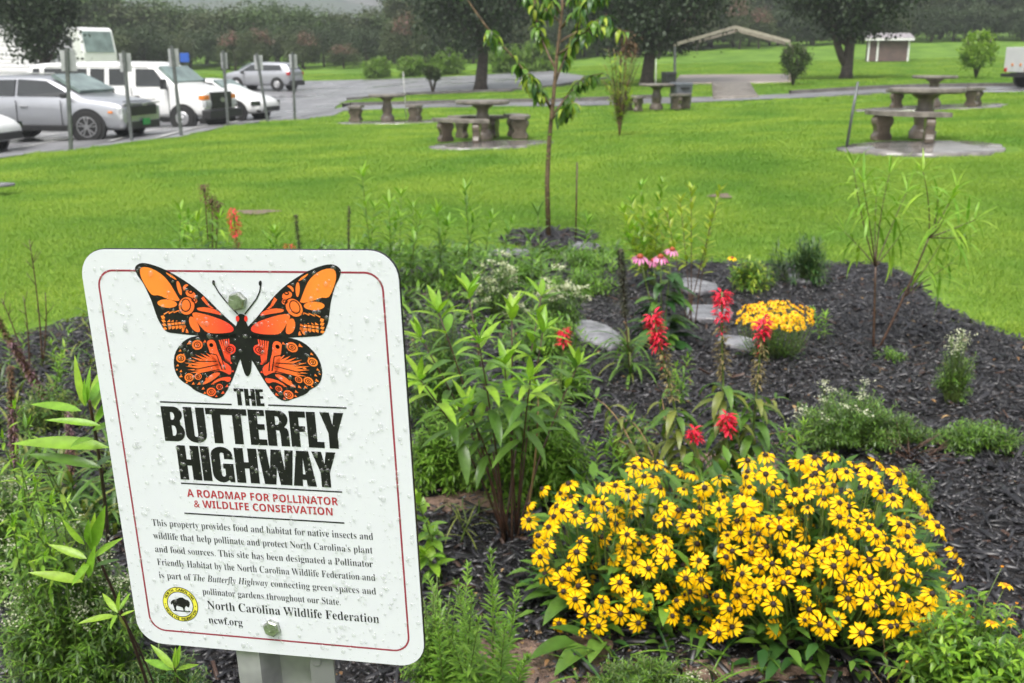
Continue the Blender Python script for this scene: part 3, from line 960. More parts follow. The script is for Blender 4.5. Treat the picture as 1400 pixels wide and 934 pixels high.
# set D: left far
pad(540, 168, 1.6, .9, 'thin concrete pad under the far left picnic table')
tD = table(530, 167, 30, 1.06, 'round concrete picnic table farthest left, behind the white stake')
bench(tD.location, R(178), .95, 'short concrete bench left of the farthest left table', .8)
bench(tD.location, R(-5), .85, 'short concrete bench right of the farthest left table', .85)
# set E: behind young tree, right
tE = table(897, 151, 31, 1.05, 'round concrete picnic table beside the grey bin, behind the bare sapling')
bench(tE.location, R(205), .85, 'curved bench left of the table by the grey bin', .95)
bench(tE.location, R(-35), .85, 'curved bench between that table and the grey bin', .95)

# bins, canopy, posts
def bin_(px, py, Y, w_, h, label, m):
    c = P(px, py, Y); c.z = tz(c.x, c.y)
    t = thing('litter_bin', label, 'bin', c, .3)
    b = MB(); b.box((0, 0, h * .45), (w_ * .86, w_ * .86, h * .9), MT[m], taper=1.14)
    b.build('body', t, mods=[('BEVEL', dict(width=.03, segments=2))])
    b = MB(); b.box((0, 0, h * .95), (w_ * 1.05, w_ * 1.05, h * .1), MT[m], taper=.9)
    b.build('rim', t, mods=[('BEVEL', dict(width=.02, segments=2))])
    b = MB(); b.box((0, -w_ * .5, h * .8), (w_ * .5, .05, .05), MT['black_plastic']); b.build('handle', t)
bin_(914, 117, 44, .5, .62, 'dark litter bin by the canopy post', 'bin_dark')
bin_(930, 152, 31, .52, .78, 'grey plastic litter bin right of the picnic table', 'bin_grey')
def post(name, label, cat, b0, t0, Y, r, m, n=8, group=None):
    a = P(*b0, Y); a.z = tz(a.x, a.y); c = P(*t0, Y)
    o = MB().tube([Vector((0, 0, -.05)), (c - a) * .5, c - a], [r, r, r * .9], MT[m], n).build(name, None, smooth=True)
    o.location = a
    return tag(o, label, cat, group)
post('leaning_pole', 'thin grey metal pole leaning beside the nearest right table', 'pole', (1157, 199), (1173, 112), 15, .022, 'post_steel')
post('marker_stake', 'thin white stake by the farthest left picnic table', 'stake', (555, 143), (551, 98), 31, .014, 'marking')
post('marker_stake', 'thin white stake sticking up behind the table by the bin', 'stake', (897, 116), (897, 80), 33, .014, 'marking')
post('thin_stake', 'thin brown garden stake right of the young tree', 'stake', (787, 332), (789, 222), 8.6, .007, 'stem_brown')

cn = thing('canopy_frame', 'pale gabled canopy frame over the paved pad', 'canopy', G(1000, 112))
base = cn.location.copy()
Yc = base.y
def cb(name, a, b_, wd, m):
    A, B = P(*a[:2], a[2]) - base, P(*b_[:2], b_[2]) - base
    MB().tube([A, B], wd, MT[m], 4).build(name, cn)
cb('rafter', (926, 60, 45), (1005, 37, 45), .09, 'timber')
cb('rafter', (1005, 37, 45), (1080, 57, 45), .09, 'timber')
cb('rafter', (935, 62, 51), (1008, 42, 51), .08, 'timber')
cb('rafter', (1008, 42, 51), (1074, 60, 51), .08, 'timber')
cb('ridge_beam', (1005, 37, 45), (1008, 42, 51), .06, 'timber')
cb('post', (922.5, 64, 45), (922.5, 118, 45), .07, 'post_steel')
cb('post', (1080, 59, 45), (1080, 114, 45), .05, 'timber')
cb('eave_beam', (922.5, 62, 45), (935, 62, 51), .06, 'timber')
drape('paved_pad', pxpoly([(920, 116), (1082, 113), (1078, 103), (930, 104)]), .06, mat('pad_pink', (.34, .27, .24), (.24, .2, .18), 1.5, .3), .8, skirt=.2, kind='structure')
drape('ramp', pxpoly([(975, 136), (1037, 133), (1024, 114), (973, 115)]), .07, MT['concrete'], .8, skirt=.15, kind='structure')

# shed
c = P(1211, 84, 72); c.z = tz(c.x, c.y)
sh = thing('shed', 'small brown shed with pale metal roof on the far lawn', 'shed', c, R(-12))
MB().box((0, 0, .75), (2.5, 1.6, 1.5), MT['shed_wall']).build('wall', sh)
for sx, sy in ((-1, -1), (1, -1), (-.55, -1.02), (1, 1)):
    MB().box((sx * 1.27, sy * .82, .78), (.11, .1, 1.56), MT['white_paint']).build('corner_board', sh)
b = MB(); b.box((0, 0, 1.62), (3.1, 2.3, .1), MT['roof_metal'], Matrix.Rotation(R(9), 4, 'X'))
rf = b.build('roof', sh)
for k in range(11):
    MB().box((-1.5 + k * .3, 0, 1.69), (.05, 2.3, .05), MT['roof_metal'], Matrix.Rotation(R(9), 4, 'X')).build('roof_rib', rf)
MB().box((0, -1.12, 1.42), (3.1, .04, .16), MT['white_paint']).build('fascia', sh)

# sign posts along the car park
for k, (bx_, by_, tx_, ty_, Y_, w2, lb) in enumerate([(97, 205, 91, 68, 22, .3, 'parking sign on a steel post, nearest and farthest left'), (180, 193, 169, 72, 24.5, .25, 'parking sign post in front of the silver crossover grille'),
        (248, 186, 235, 66, 25.5, .23, 'parking sign post in front of the white van door'), (312, 172, 305, 72, 29.4, .16, 'parking sign post in front of the white van bumper'),
        (366, 165, 351, 75, 32, .24, 'parking sign post in front of the white sedan'), (403, 163, 400, 74, 33, .22, 'parking sign post in front of the far silver car')]):
    a = P(bx_, by_, Y_); a.z = tz(a.x, a.y); c = P(tx_, ty_, Y_)
    t = thing('parking_sign', lb, 'sign', a, 0, 'parking signs along the car park')
    v = c - a
    MB().box((v.x / 2, v.y / 2, v.z / 2), (.075, .05, 1), MT['post_steel'], Matrix.Rotation(math.atan2(v.x, v.z), 4, 'Y') @ Matrix.Diagonal((1, 1, v.z + .1, 1))).build('post', t)
    for s in (-1, 1):
        MB().box((v.x * .88 + s * w2 * .29, v.y * .88 + .05, v.z - .22), (w2 * .5, .02, .42), MT['sign_back'], Matrix.Rotation(s * R(14), 4, 'Z')).build('sign_plate', t, mods=[('BEVEL', dict(width=.02, segments=2, affect='VERTICES'))] if 0 else None)

# ---------------------------------------------------------------- vehicles
def vehicle(name, label, cat, loc, head, stations, glass, paint, wheels, W, extra=None, arches=True, group=None):
    t = thing(name, label, cat, loc, head, group)
    vs = []; fs = []
    def ring(s):
        x, z0, zb, zr, wb, wr = s
        h = [(0, z0), (wb * .84, z0), (wb * .97, z0 + .1), (wb, z0 + (zb - z0) * .45), (wb * .985, z0 + (zb - z0) * .8), (wb * .94, zb), (wr, zr - max(.02, (zr - zb) * .12)), (wr * .84, zr), (0, zr + .015)]
        return [(x, y, z) for y, z in h] + [(x, -y, z) for y, z in h[-2:0:-1]]
    rg = [ring(s) for s in stations]
    n = len(rg[0])
    for r_ in rg: vs += r_
    for i in range(len(rg) - 1):
        for j in range(n): fs.append((i * n + j, i * n + (j + 1) % n, (i + 1) * n + (j + 1) % n, (i + 1) * n + j))
    fs.append(tuple(range(n))); fs.append(tuple(range((len(rg) - 1) * n, len(rg) * n)))
    b = MB(); b.add(vs, fs, MT[paint])
    b.build('body', t, smooth=True, mods=[('SUBSURF', dict(levels=2, render_levels=2))])
    SX = [s[0] for s in stations]
    def side_y(x, z):
        s = [np.interp(x, SX, [q[k] for q in stations]) for k in range(6)]
        _, z0, zb, zr, wb, wr = s
        zt = zr - max(.02, (zr - zb) * .12)
        if z <= zb: return wb * (1 - .05 * max(0, (z - z0) / (zb - z0) - .6))
        return wb * .94 + (wr - wb * .94) * min(1, (z - zb) / max(.01, zt - zb))
    for nm, poly, mk, both in glass:
        for s in ((-1, 1) if both else (-1,)):
            vv = [(x, s * (side_y(x, z) + .032), z) for x, z in poly] + [(x, s * (side_y(x, z) - .03), z) for x, z in poly]
            k = len(poly)
            tri = tessellate_polygon([[Vector((x, z, 0)) for x, z in poly]])
            ff = [tuple(a) for a in tri] + [(i, (i + 1) % k, k + (i + 1) % k, k + i) for i in range(k)]
            MB().add(vv, ff, MT[mk]).build(nm, t)
    for x, r_, rim in wheels:
        for s in (-1, 1):
            M = Matrix.Rotation(math.pi / 2, 4, 'X')
            if arches:
                a = MB(); a.lathe([(r_ * 1.18, -.05), (r_ * 1.18, .05)], MT['black_plastic'], 28, (x, s * (W / 2 - .05), r_ * 1.02), M)
                a.build('wheel_arch', t)
            wb_ = MB(); wb_.lathe([(r_ * .6, -.11), (r_ * .95, -.11), (r_, -.07), (r_, .07), (r_ * .95, .11), (r_ * .6, .11)], MT['rubber'], 28, (x, s * (W / 2 - .09), r_), M)
            wo = wb_.build('wheel', t); autosmooth(wo.data)
            rb = MB(); rb.lathe([(r_ * .64, -.115), (r_ * .64, .115)], MT['black_plastic'], 24, (x, s * (W / 2 - .09), r_), M)
            yo = s * (W / 2 + .03)
            if rim == 'spoke':
                for q in range(5):
                    for dq in (-.16, .16):
                        a = q * 2 * math.pi / 5 + .3 + dq
                        rb.tube([(x + math.cos(a) * .06, yo, r_ + math.sin(a) * .06), (x + math.cos(a + dq * .3) * r_ * .62, yo, r_ + math.sin(a + dq * .3) * r_ * .62)], .018, MT['alloy'], 4)
                rb.tube([(x + math.cos(a) * r_ * .64, yo, r_ + math.sin(a) * r_ * .64) for a in [q / 20 * 6.2832 for q in range(21)]], .014, MT['alloy'], 4)
                rb.lathe([(.07, -.02), (.07, .02)], MT['alloy'], 12, (x, yo, r_), M)
            else:
                rb.lathe([(r_ * .58, -.004), (r_ * .5, -.02 * s), (r_ * .3, -.035 * s), (.08, -.02 * s), (.05, -.05 * s)] if s > 0 else [(r_ * .58, .004), (r_ * .5, .02), (r_ * .3, .035), (.08, .02), (.05, .05)], MT['alloy'], 20, (x, yo, r_), M)
            rb.build('rim', wo)
    if extra: extra(t, side_y)
    return t
def xbox(t, name, c, d, mk, rot=None, bev=.02):
    return MB().box(c, d, MT[mk], rot).build(name, t, mods=[('BEVEL', dict(width=bev, segments=2))])
def quad_panel(t, name, pts4, mk, th=.02):
    p = [Vector(q) for q in pts4]
    n = (p[1] - p[0]).cross(p[2] - p[0]).normalized() * th
    vs = [q + n for q in p] + [q - n for q in p]
    return MB().add(vs, [(0, 1, 2, 3), (7, 6, 5, 4), (0, 4, 5, 1), (1, 5, 6, 2), (2, 6, 7, 3), (3, 7, 4, 0)], MT[mk]).build(name, t)

# white passenger van
def van_extra(t, sy):
    quad_panel(t, 'windscreen', [(1.98, -.86, 1.51), (1.98, .86, 1.51), (1.44, .78, 1.98), (1.44, -.78, 1.98)], 'glass_green', .045)
    xbox(t, 'grille', (2.98, 0, .93), (.12, 1.2, .52), 'black_plastic')
    for z in (.78, .9, 1.02):
        xbox(t, 'grille_bar', (3.05, 0, z), (.03, 1.1, .035), 'rubber', bev=.005)
    MB().lathe([(.13, -.01), (.13, .01)], MT['alloy'], 20, (3.06, 0, .94), Matrix.Rotation(math.pi / 2, 4, 'Y') @ Matrix.Scale(.6, 4, (1, 0, 0))).build('badge', t)
    xbox(t, 'bumper', (3.03, 0, .5), (.3, 2.0, .3), 'black_plastic', bev=.05)
    xbox(t, 'air_dam', (2.85, 0, .3), (.25, 1.8, .2), 'rubber', bev=.04)
    for s in (-1, 1):
        l = xbox(t, 'headlight', (2.95, s * .78, .83), (.16, .34, .2), 'lamp_clear')
        xbox(t, 'turn_signal', (2.89, s * .8, 1.03), (.2, .32, .15), 'amber')
        xbox(t, 'door_mirror', (1.75, s * 1.12, 1.45), (.12, .22, .32), 'black_plastic')
    for x in (.58, 1.82, -.3):
        xbox(t, 'door_seam', (x, -(sy(x, .9) + .002), .85), (.015, .02, 1.0), 'black_plastic', bev=.002)
    xbox(t, 'door_handle', (.75, -(sy(.75, 1.05) + .02), 1.05), (.2, .04, .06), 'black_plastic', bev=.01)
    xbox(t, 'rain_gutter', (-.7, -.86, 2.0), (3.6, .03, .03), 'white_paint', bev=.005)
van_st = [(-3.25, .45, 1.25, 1.8, .95, .76), (-3.2, .4, 1.32, 2.0, 1.0, .82), (-3.0, .38, 1.34, 2.12, 1.02, .86), (-1.0, .38, 1.34, 2.16, 1.02, .87), (.9, .38, 1.34, 2.15, 1.02, .87),
          (1.2, .38, 1.34, 2.12, 1.02, .85), (1.4, .38, 1.34, 1.99, 1.02, .84), (1.7, .38, 1.34, 1.73, 1.01, .84), (2.0, .38, 1.32, 1.47, 1.0, .84), (2.1, .38, 1.3, 1.42, 1.0, .84), (2.5, .38, 1.24, 1.36, .99, .82), (2.86, .4, 1.16, 1.27, .97, .8), (2.95, .42, 1.12, 1.22, .95, .78), (2.99, .46, 1.05, 1.14, .93, .74)]
van_gl = [('side_window', [(-3.0, 1.42), (-2.7, 1.42), (-2.7, 1.93), (-2.9, 1.93)], 'glass_dark', True), ('side_window', [(-2.5, 1.42), (-1.0, 1.42), (-1.0, 1.93), (-2.5, 1.93)], 'glass_dark', True),
          ('side_window', [(-.85, 1.42), (-.38, 1.42), (-.38, 1.93), (-.85, 1.93)], 'glass_dark', True), ('side_window', [(-.2, 1.42), (.42, 1.42), (.42, 1.93), (-.2, 1.93)], 'glass_dark', True),
          ('door_window', [(.72, 1.38), (1.68, 1.38), (1.6, 1.55), (1.3, 1.92), (.72, 1.93)], 'glass_dark', True)]
c = P(188, 171, 33.2); c.z = tz(c.x, c.y) + .02
vehicle('van', 'white passenger van with black grille and bumper', 'van', c, R(-14), van_st, van_gl, 'white_paint', [(2.25, .38, 'disc'), (-1.75, .38, 'disc')], 2.04, van_extra).scale = (1, 1, .935)

def suv_st(L, W, H):
    h = L / 2; w_ = W / 2
    return [(-h, .55, 1.0, 1.1, w_ * .82, w_ * .68), (-h + .06, .4, 1.08, 1.25, w_ * .93, w_ * .72), (-h + .3, .3, 1.12, H * .93, w_ * .98, w_ * .73), (-h + .8, .27, 1.14, H * .985, w_, w_ * .77),
            (-.2, .26, 1.13, H, w_, w_ * .78), (.25, .26, 1.12, H * .99, w_, w_ * .78), (.5, .26, 1.11, H * .955, w_, w_ * .77), (.9, .26, 1.1, H * .84, w_, w_ * .78), (1.3, .27, 1.09, H * .715, w_, w_ * .82), (1.42, .27, 1.08, H * .69, w_, w_ * .82),
            (h - .5, .28, 1.04, H * .655, w_ * .99, w_ * .8), (h - .15, .3, .97, H * .615, w_ * .95, w_ * .76), (h - .04, .33, .9, H * .575, w_ * .92, w_ * .72), (h, .42, .8, H * .53, w_ * .88, w_ * .68)]
def cross_extra(t, sy):
    L = 4.9; h = L / 2
    quad_panel(t, 'windscreen', [(1.28, -.78, 1.30), (1.28, .78, 1.30), (.52, .68, 1.71), (.52, -.68, 1.71)], 'glass_green', .04)
    xbox(t, 'grille', (h - .0, 0, .8), (.1, 1.2, .26), 'black_plastic')
    for z in (.73, .8, .87): xbox(t, 'grille_bar', (h + .035, 0, z), (.02, 1.15, .02), 'rubber', bev=.004)
    xbox(t, 'chrome_strip', (h - .02, 0, .98), (.08, 1.7, .035), 'alloy', bev=.01)
    xbox(t, 'badge', (h + .06, 0, .95), (.03, .22, .07), 'alloy', bev=.01)
    xbox(t, 'lower_intake', (h - .03, 0, .42), (.12, 1.5, .2), 'black_plastic')
    xbox(t, 'licence_plate', (h + .05, .05, .5), (.03, .32, .17), 'plate_green', bev=.005)
    xbox(t, 'hood_edge', (h - .06, 0, 1.05), (.04, 1.5, .02), 'black_plastic', bev=.004)
    for s in (-1, 1):
        xbox(t, 'headlight', (h - .12, s * .8, .74), (.18, .2, .3), 'lamp_clear')
        xbox(t, 'lamp_surround', (h - .1, s * .72, .64), (.14, .12, .42), 'black_plastic')
        xbox(t, 'door_mirror', (1.02, s * 1.04, 1.2), (.15, .16, .13), 'black_plastic', bev=.03)
        xbox(t, 'marker_lamp', (2.12, s * .93, .78), (.12, .03, .06), 'amber', bev=.01)
    for x in (-.35, .85): xbox(t, 'door_seam', (x, -(sy(x, .7) + .001), .72), (.012, .02, .72), 'black_plastic', bev=.002)
    for x in (-.15, -1.2): xbox(t, 'door_handle', (x, -(sy(x, .92) + .015), .92), (.2, .035, .04), 'alloy', bev=.01)
    xbox(t, 'rocker_trim', (.05, -.955, .36), (2.4, .05, .16), 'black_plastic')
    xbox(t, 'roof_rail', (-.4, -.66, 1.76), (2.0, .04, .04), 'alloy', bev=.01)
c = P(77, 188, 26.5); c.z = tz(c.x, c.y) + .02
cw = [('rear_window', [(-1.65, 1.2), (-.4, 1.19), (-.4, 1.6), (-1.5, 1.58)], 'glass_dark', True), ('front_window', [(-.32, 1.19), (1.08, 1.17), (.9, 1.3), (.4, 1.57), (-.32, 1.61)], 'glass_dark', True)]
vehicle('crossover_car', 'silver crossover car parked nearest with green front plate', 'car', c, R(-10), suv_st(4.9, 1.92, 1.72), cw, 'silver_paint', [(1.5, .4, 'spoke'), (-1.42, .4, 'spoke')], 1.92, cross_extra).scale = (1, 1, .92)

def far_extra(t, sy):
    h = 2.35
    quad_panel(t, 'rear_window_glass', [(-2.24, -.62, 1.25), (-2.24, .62, 1.25), (-2.02, .56, 1.52), (-2.02, -.56, 1.52)], 'glass_dark', .05)
    quad_panel(t, 'windscreen', [(1.28, -.76, 1.27), (1.28, .76, 1.27), (.52, .66, 1.66), (.52, -.66, 1.66)], 'glass_green', .03)
    for s in (-1, 1):
        xbox(t, 'tail_light', (-h + .14, s * .8, 1.02), (.2, .3, .2), 'tail_red')
        xbox(t, 'door_mirror', (.95, s * 1.03, 1.1), (.2, .18, .15), 'black_plastic', bev=.05)
    xbox(t, 'rear_bumper', (-h + .05, 0, .45), (.2, 1.7, .3), 'black_plastic')
    for x in (-.35, .85): xbox(t, 'door_seam', (x, (sy(x, .7) + .001), .72), (.012, .02, .72), 'black_plastic', bev=.002)
    xbox(t, 'licence_plate', (-h - .03, 0, .8), (.03, .32, .17), 'lamp_clear', bev=.005)
c = P(362, 123.5, 57.5); c.z = tz(c.x, c.y) + .02
vehicle('parked_car', 'silver estate car far across the car park, rear to the right', 'car', c, R(163), suv_st(4.7, 1.88, 1.72), [('side_window', [(-1.75, 1.22), (-.45, 1.2), (-.45, 1.54), (-1.6, 1.52)], 'glass_dark', True), ('front_window', [(-.35, 1.2), (1.05, 1.17), (.4, 1.54), (-.35, 1.56)], 'glass_dark', True)],
        'silver_paint', [(1.42, .37, 'disc'), (-1.42, .37, 'disc')], 1.88, far_extra).scale = (.86, .86, .86)

def sedan_st(L, W, H):
    h = L / 2; w_ = W / 2
    return [(-h, .5, .8, .9, w_ * .8, w_ * .66), (-h + .1, .32, .9, 1.0, w_ * .93, w_ * .75), (-1.4, .26, .95, 1.1, w_, w_ * .76), (-.75, .22, .95, H * .97, w_, w_ * .68), (0, .22, .93, H, w_, w_ * .7), (.5, .22, .92, H * .95, w_, w_ * .7),
            (1.15, .22, .9, 1.0, w_, w_ * .78), (h - .6, .24, .82, .9, w_ * .97, w_ * .76), (h - .15, .28, .68, .76, w_ * .88, w_ * .68), (h, .38, .55, .62, w_ * .74, w_ * .55)]
def sedan_extra(t, sy):
    h = 2.3
    quad_panel(t, 'windscreen', [(1.08, -.72, 1.0), (1.08, .72, 1.0), (.46, .62, 1.36), (.46, -.62, 1.36)], 'glass_green', .03)
    xbox(t, 'grille', (h - .03, 0, .42), (.1, 1.1, .16), 'black_plastic')
    for s in (-1, 1):
        xbox(t, 'headlight', (h - .27, s * .68, .62), (.32, .3, .15), 'glass_dark', Matrix.Rotation(s * -.5, 4, 'Z'))
        xbox(t, 'fog_light', (h - .16, s * .66, .36), (.1, .26, .08), 'black_plastic')
        xbox(t, 'door_mirror', (.85, s * .98, .98), (.18, .16, .12), 'white_paint', bev=.04)
    xbox(t, 'hood_seam', (h - .2, -.3, .72), (.01, .9, .01), 'black_plastic', bev=.001)
sw = [('rear_window', [(-1.1, 1.0), (-.1, .98), (-.1, 1.32), (-.65, 1.3)], 'glass_dark', True), ('front_window', [(-.02, .98), (.95, .97), (.4, 1.3), (-.02, 1.33)], 'glass_dark', True)]
c = P(292, 165, 37); c.z = tz(c.x, c.y) + .02
vehicle('sedan_car', 'white sedan with its nose showing past the van', 'car', c, R(-14), sedan_st(4.6, 1.82, 1.44), sw, 'white_paint', [(1.4, .33, 'disc'), (-1.35, .33, 'disc')], 1.82, sedan_extra)
c = P(-120, 212, 23); c.z = tz(c.x, c.y) + .02
vehicle('sedan_car', 'white car cut off by the left edge, nearest of the parked cars', 'car', c, R(-6), sedan_st(4.6, 1.82, 1.44), sw, 'white_paint', [(1.4, .33, 'disc'), (-1.35, .33, 'disc')], 1.82, sedan_extra)

# trailer, motorhome and truck
c = P(-25, 105, 52); c.z = tz(c.x, c.y)
tr = thing('site_trailer', 'white clapboard trailer at the left edge behind the cars', 'trailer', c, R(-8))
b = MB(); b.prism([(-6, .5), (4.3, .5), (4.3, 1.6), (3.3, 2.6), (2.9, 2.75), (-6, 2.75)], -1.3, 1.3, MT['white_paint'], Matrix(((1, 0, 0, 0), (0, 0, -1, 0), (0, 1, 0, 0), (0, 0, 0, 1))))
b.build('wall', tr, mods=[('BEVEL', dict(width=.06, segments=2))])
for k in range(11):
    z = .6 + k * .19; x1 = 4.2 if z < 1.5 else 4.3 - (z - 1.6)
    MB().box(((x1 - 6) / 2, -1.325, z), (x1 + 6, .03, .165), MT['white_paint'], Matrix.Rotation(R(-6), 4, 'X')).build('siding_board', tr)
MB().box((-1.5, 0, 2.8), (9.2, 2.8, .12), MT['white_paint']).build('roof', tr)
for x in (-2, 1.5):
    MB().lathe([(.4, -.1), (.4, .1)], MT['rubber'], 20, (x, -1.2, .4), Matrix.Rotation(math.pi / 2, 4, 'X')).build('wheel', tr)
c = P(124, 103, 68); c.z = tz(c.x, c.y)
mh = thing('motorhome', 'white motorhome with a tall grey windscreen behind the van', 'motorhome', c, R(-40))
b = MB(); b.prism([(-4, .5), (1.5, .5), (1.5, 1.3), (1.15, 2.7), (.9, 2.85), (-4, 2.85)], -1.15, 1.15, MT['white_paint'], Matrix(((1, 0, 0, 0), (0, 0, -1, 0), (0, 1, 0, 0), (0, 0, 0, 1))))
b.build('body', mh, mods=[('BEVEL', dict(width=.1, segments=3))])
quad_panel(mh, 'windscreen', [(1.5, -.95, 1.35), (1.5, .95, 1.35), (1.2, .95, 2.6), (1.2, -.95, 2.6)], 'glass_green', .04)
MB().box((-.4, -1.17, 1.9), (1.3, .04, .6), MT['glass_dark']).build('side_window', mh)
for x in (.5, -2.6): MB().lathe([(.42, -.12), (.42, .12)], MT['rubber'], 20, (x, -1.05, .42), Matrix.Rotation(math.pi / 2, 4, 'X')).build('wheel', mh)
c = P(1425, 121, 37); c.z = tz(c.x, c.y)
tk = thing('box_truck', 'white box truck rear just entering at the right edge', 'truck', c, 0)
xbox(tk, 'cargo_box', (.3, 0, .95), (2.6, 1.9, .85), 'white_paint')
xbox(tk, 'chassis', (.3, 0, .45), (2.5, 1.2, .12), 'black_plastic')
xbox(tk, 'bumper', (-1.08, 0, .42), (.12, 1.7, .12), 'black_plastic')
for s in (-1, 1): xbox(tk, 'tail_light', (-1.03, s * .75, .6), (.06, .14, .14), 'tail_red')
for s in (-1, 1): MB().lathe([(.3, -.1), (.3, .1)], MT['rubber'], 20, (-.35, s * .8, .3), Matrix.Rotation(math.pi / 2, 4, 'X')).build('wheel', tk)
for s in (-1, 1): xbox(tk, 'marker_lamp', (-1.02, s * .3, .78), (.04, .1, .1), 'amber')
c = P(253, 88, 60); c.z = tz(c.x, c.y)
bs = thing('blue_sign', 'small blue sign behind the white van', 'sign', c, .1)
xbox(bs, 'panel', (0, 0, 1.4), (.5, .04, .5), 'blue_paint'); xbox(bs, 'post', (0, .04, .6), (.06, .06, 1.6), 'post_steel')

# ---------------------------------------------------------------- trees
def crown_pts(n, c, r, ncl, spread=.33, seed=0, flat=0):
    g = np.random.default_rng(seed)
    cl = g.normal(size=(ncl, 3)); cl /= np.linalg.norm(cl, axis=1, keepdims=True)
    cl *= g.uniform(.35, .95, (ncl, 1)) ** .6
    ci = g.integers(0, ncl, n)
    rad = g.uniform(.6, 1.25, ncl)[ci][:, None] * spread
    p = cl[ci] + g.normal(size=(n, 3)) * rad * .62
    p = p * np.array(r) + np.array(c)
    d = g.normal(size=(n, 3)); d[:, 2] -= .35
    up = g.normal(size=(n, 3)) * .7; up[:, 2] += 1
    return p, d, up
def tree_mesh(seed, n, c, r, ncl, ls, mk, spread=.33, kind=('ovate', .75, .5, 2), bloom=None):
    p, d, up = crown_pts(n, c, r, ncl, spread, seed)
    g = np.random.default_rng(seed + 1)
    zmin = c[2] - r[2] * 1.05
    p[:, 2] = np.maximum(p[:, 2], zmin + g.uniform(0, .5, n))
    mats = [MT[mk]]; mi = np.zeros(n, int)
    if bloom:
        mats.append(MT[bloom]); mi[(p[:, 2] > c[2] + r[2] * .35) & (np.sin(p[:, 0] * 3.1 + seed) > .2) & (g.random(n) < .5)] = 1
    return scatter_mesh('crown', kind, p, d, up, g.uniform(.7, 1.3, n) * ls, mats, mi, smooth=False)
def trunk_mb(h, r, limbs, spread, fork=False, seed=1):
    g = random.Random(seed)
    b = MB()
    b.tube([(0, 0, -.1), (.02, 0, h * .1), (g.uniform(-.05, .05) * h, 0, h * .5), (g.uniform(-.08, .08) * h, 0, h)], [r * 1.35, r, r * .8, r * .4], MT['bark'], 10)
    for k in range(limbs):
        a = k * 2.4 + g.uniform(-.4, .4); z0 = h * g.uniform(.42, .85)
        e = Vector((math.cos(a) * spread * g.uniform(.6, 1), math.sin(a) * spread * g.uniform(.6, 1), z0 + spread * g.uniform(.4, 1)))
        b.tube(bez((0, 0, z0), (e.x * .4, e.y * .4, z0 + spread * .2), e, 5), [r * .42, r * .35, r * .28, r * .2, r * .1], MT['bark'], 6)
    if fork:
        b.tube(bez((-.05, 0, h * .22), (-.6, .1, h * .45), (-.9, .1, h * 1.15), 6), [r * .75, r * .65, r * .6, r * .5, r * .4, r * .3], MT['bark'], 8)
    return b
def big_tree(name, label, px, py, Y, th, tr_, cz, cr, n, mk, seed, ls=.16, fork=False, group=None):
    c = P(px, py, Y); c.z = tz(c.x, c.y)
    t = thing(name, label, 'tree', c, 0, group)
    trunk_mb(th, tr_, 9, cr[0] * .7, fork, seed).build('trunk', t, smooth=True)
    ob('crown', tree_mesh(seed, n, (0, 0, cz), cr, 46, ls, mk, .3), t)
    return t
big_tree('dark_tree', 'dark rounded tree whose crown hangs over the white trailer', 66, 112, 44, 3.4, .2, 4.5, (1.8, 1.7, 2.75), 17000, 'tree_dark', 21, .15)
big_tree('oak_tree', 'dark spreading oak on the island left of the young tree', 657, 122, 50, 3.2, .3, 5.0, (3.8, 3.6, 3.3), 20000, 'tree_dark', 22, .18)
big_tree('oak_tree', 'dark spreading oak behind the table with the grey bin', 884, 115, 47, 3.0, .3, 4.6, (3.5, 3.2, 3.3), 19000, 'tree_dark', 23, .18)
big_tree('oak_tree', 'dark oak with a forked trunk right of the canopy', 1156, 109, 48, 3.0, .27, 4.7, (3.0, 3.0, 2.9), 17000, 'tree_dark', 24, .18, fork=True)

def shrub(label, px, py, Y, wd, h, mk, seed, n=6500, ls=.13, trunk=-.25, name='round_shrub', group='shrubs on the far lawn', cone=False):
    c = P(px, py, Y); c.z = tz(c.x, c.y)
    t = thing(name, label, 'shrub', c, 0, group)
    b = MB()
    for k in range(6):
        a = k * 1.05; b.tube([(0, 0, -.02), (math.cos(a) * wd * .1, math.sin(a) * wd * .1, h * .3), (math.cos(a) * wd * .3, math.sin(a) * wd * .3, h * .8)], [.04, .03, .015], MT['bark'], 5)
    b.build('stems', t, smooth=True)
    p, d, up = crown_pts(n, (0, 0, h * (.5 + trunk / 2)), (wd / 2 * .82, wd / 2 * .82, h * (.5 - trunk / 2) * .8), 60, .22, seed)
    if cone:
        k = np.clip((p[:, 2] / h), .15, 1.2); p[:, 0] *= .35 + .85 * np.sin(np.clip(k, 0, 1) * 2.6); p[:, 1] *= .35 + .85 * np.sin(np.clip(k, 0, 1) * 2.6)
    p[:, 2] = np.maximum(p[:, 2], .05)
    g = np.random.default_rng(seed)
    ob('foliage', scatter_mesh('foliage', ('ovate', .6, .4, 2), p, d + np.array([0, 0, .8]), up, g.uniform(.6, 1.3, n) * ls, [MT[mk]], None, False), t)
shrub('clipped round green shrub, leftmost beyond the car park', 516, 106, 68, 2.3, 1.4, 'shrub_green', 31)
shrub('clipped round green shrub, second from the left beyond the car park', 563, 104, 68, 2.3, 1.5, 'shrub_green', 32)
shrub('larger round green shrub left of the oak trunk', 614, 102, 68, 2.6, 1.7, 'shrub_green', 33, 8000)
shrub('round green shrub just right of the oak trunk', 690, 101, 68, 2.8, 1.9, 'shrub_green', 34, 8000)
shrub('round green shrub behind the young tree', 735, 99, 68, 3.0, 2.0, 'shrub_green', 35, 8000)
shrub('small dark vase-shaped shrub on the grass island', 592, 126, 49, 1.15, 1.35, 'shrub_deep', 36, 2600, .08, .35)
shrub('dark green upright shrub by the canopy pad', 1084, 116, 42, 1.5, 1.9, 'shrub_deep', 37, 3200, .1, .1)
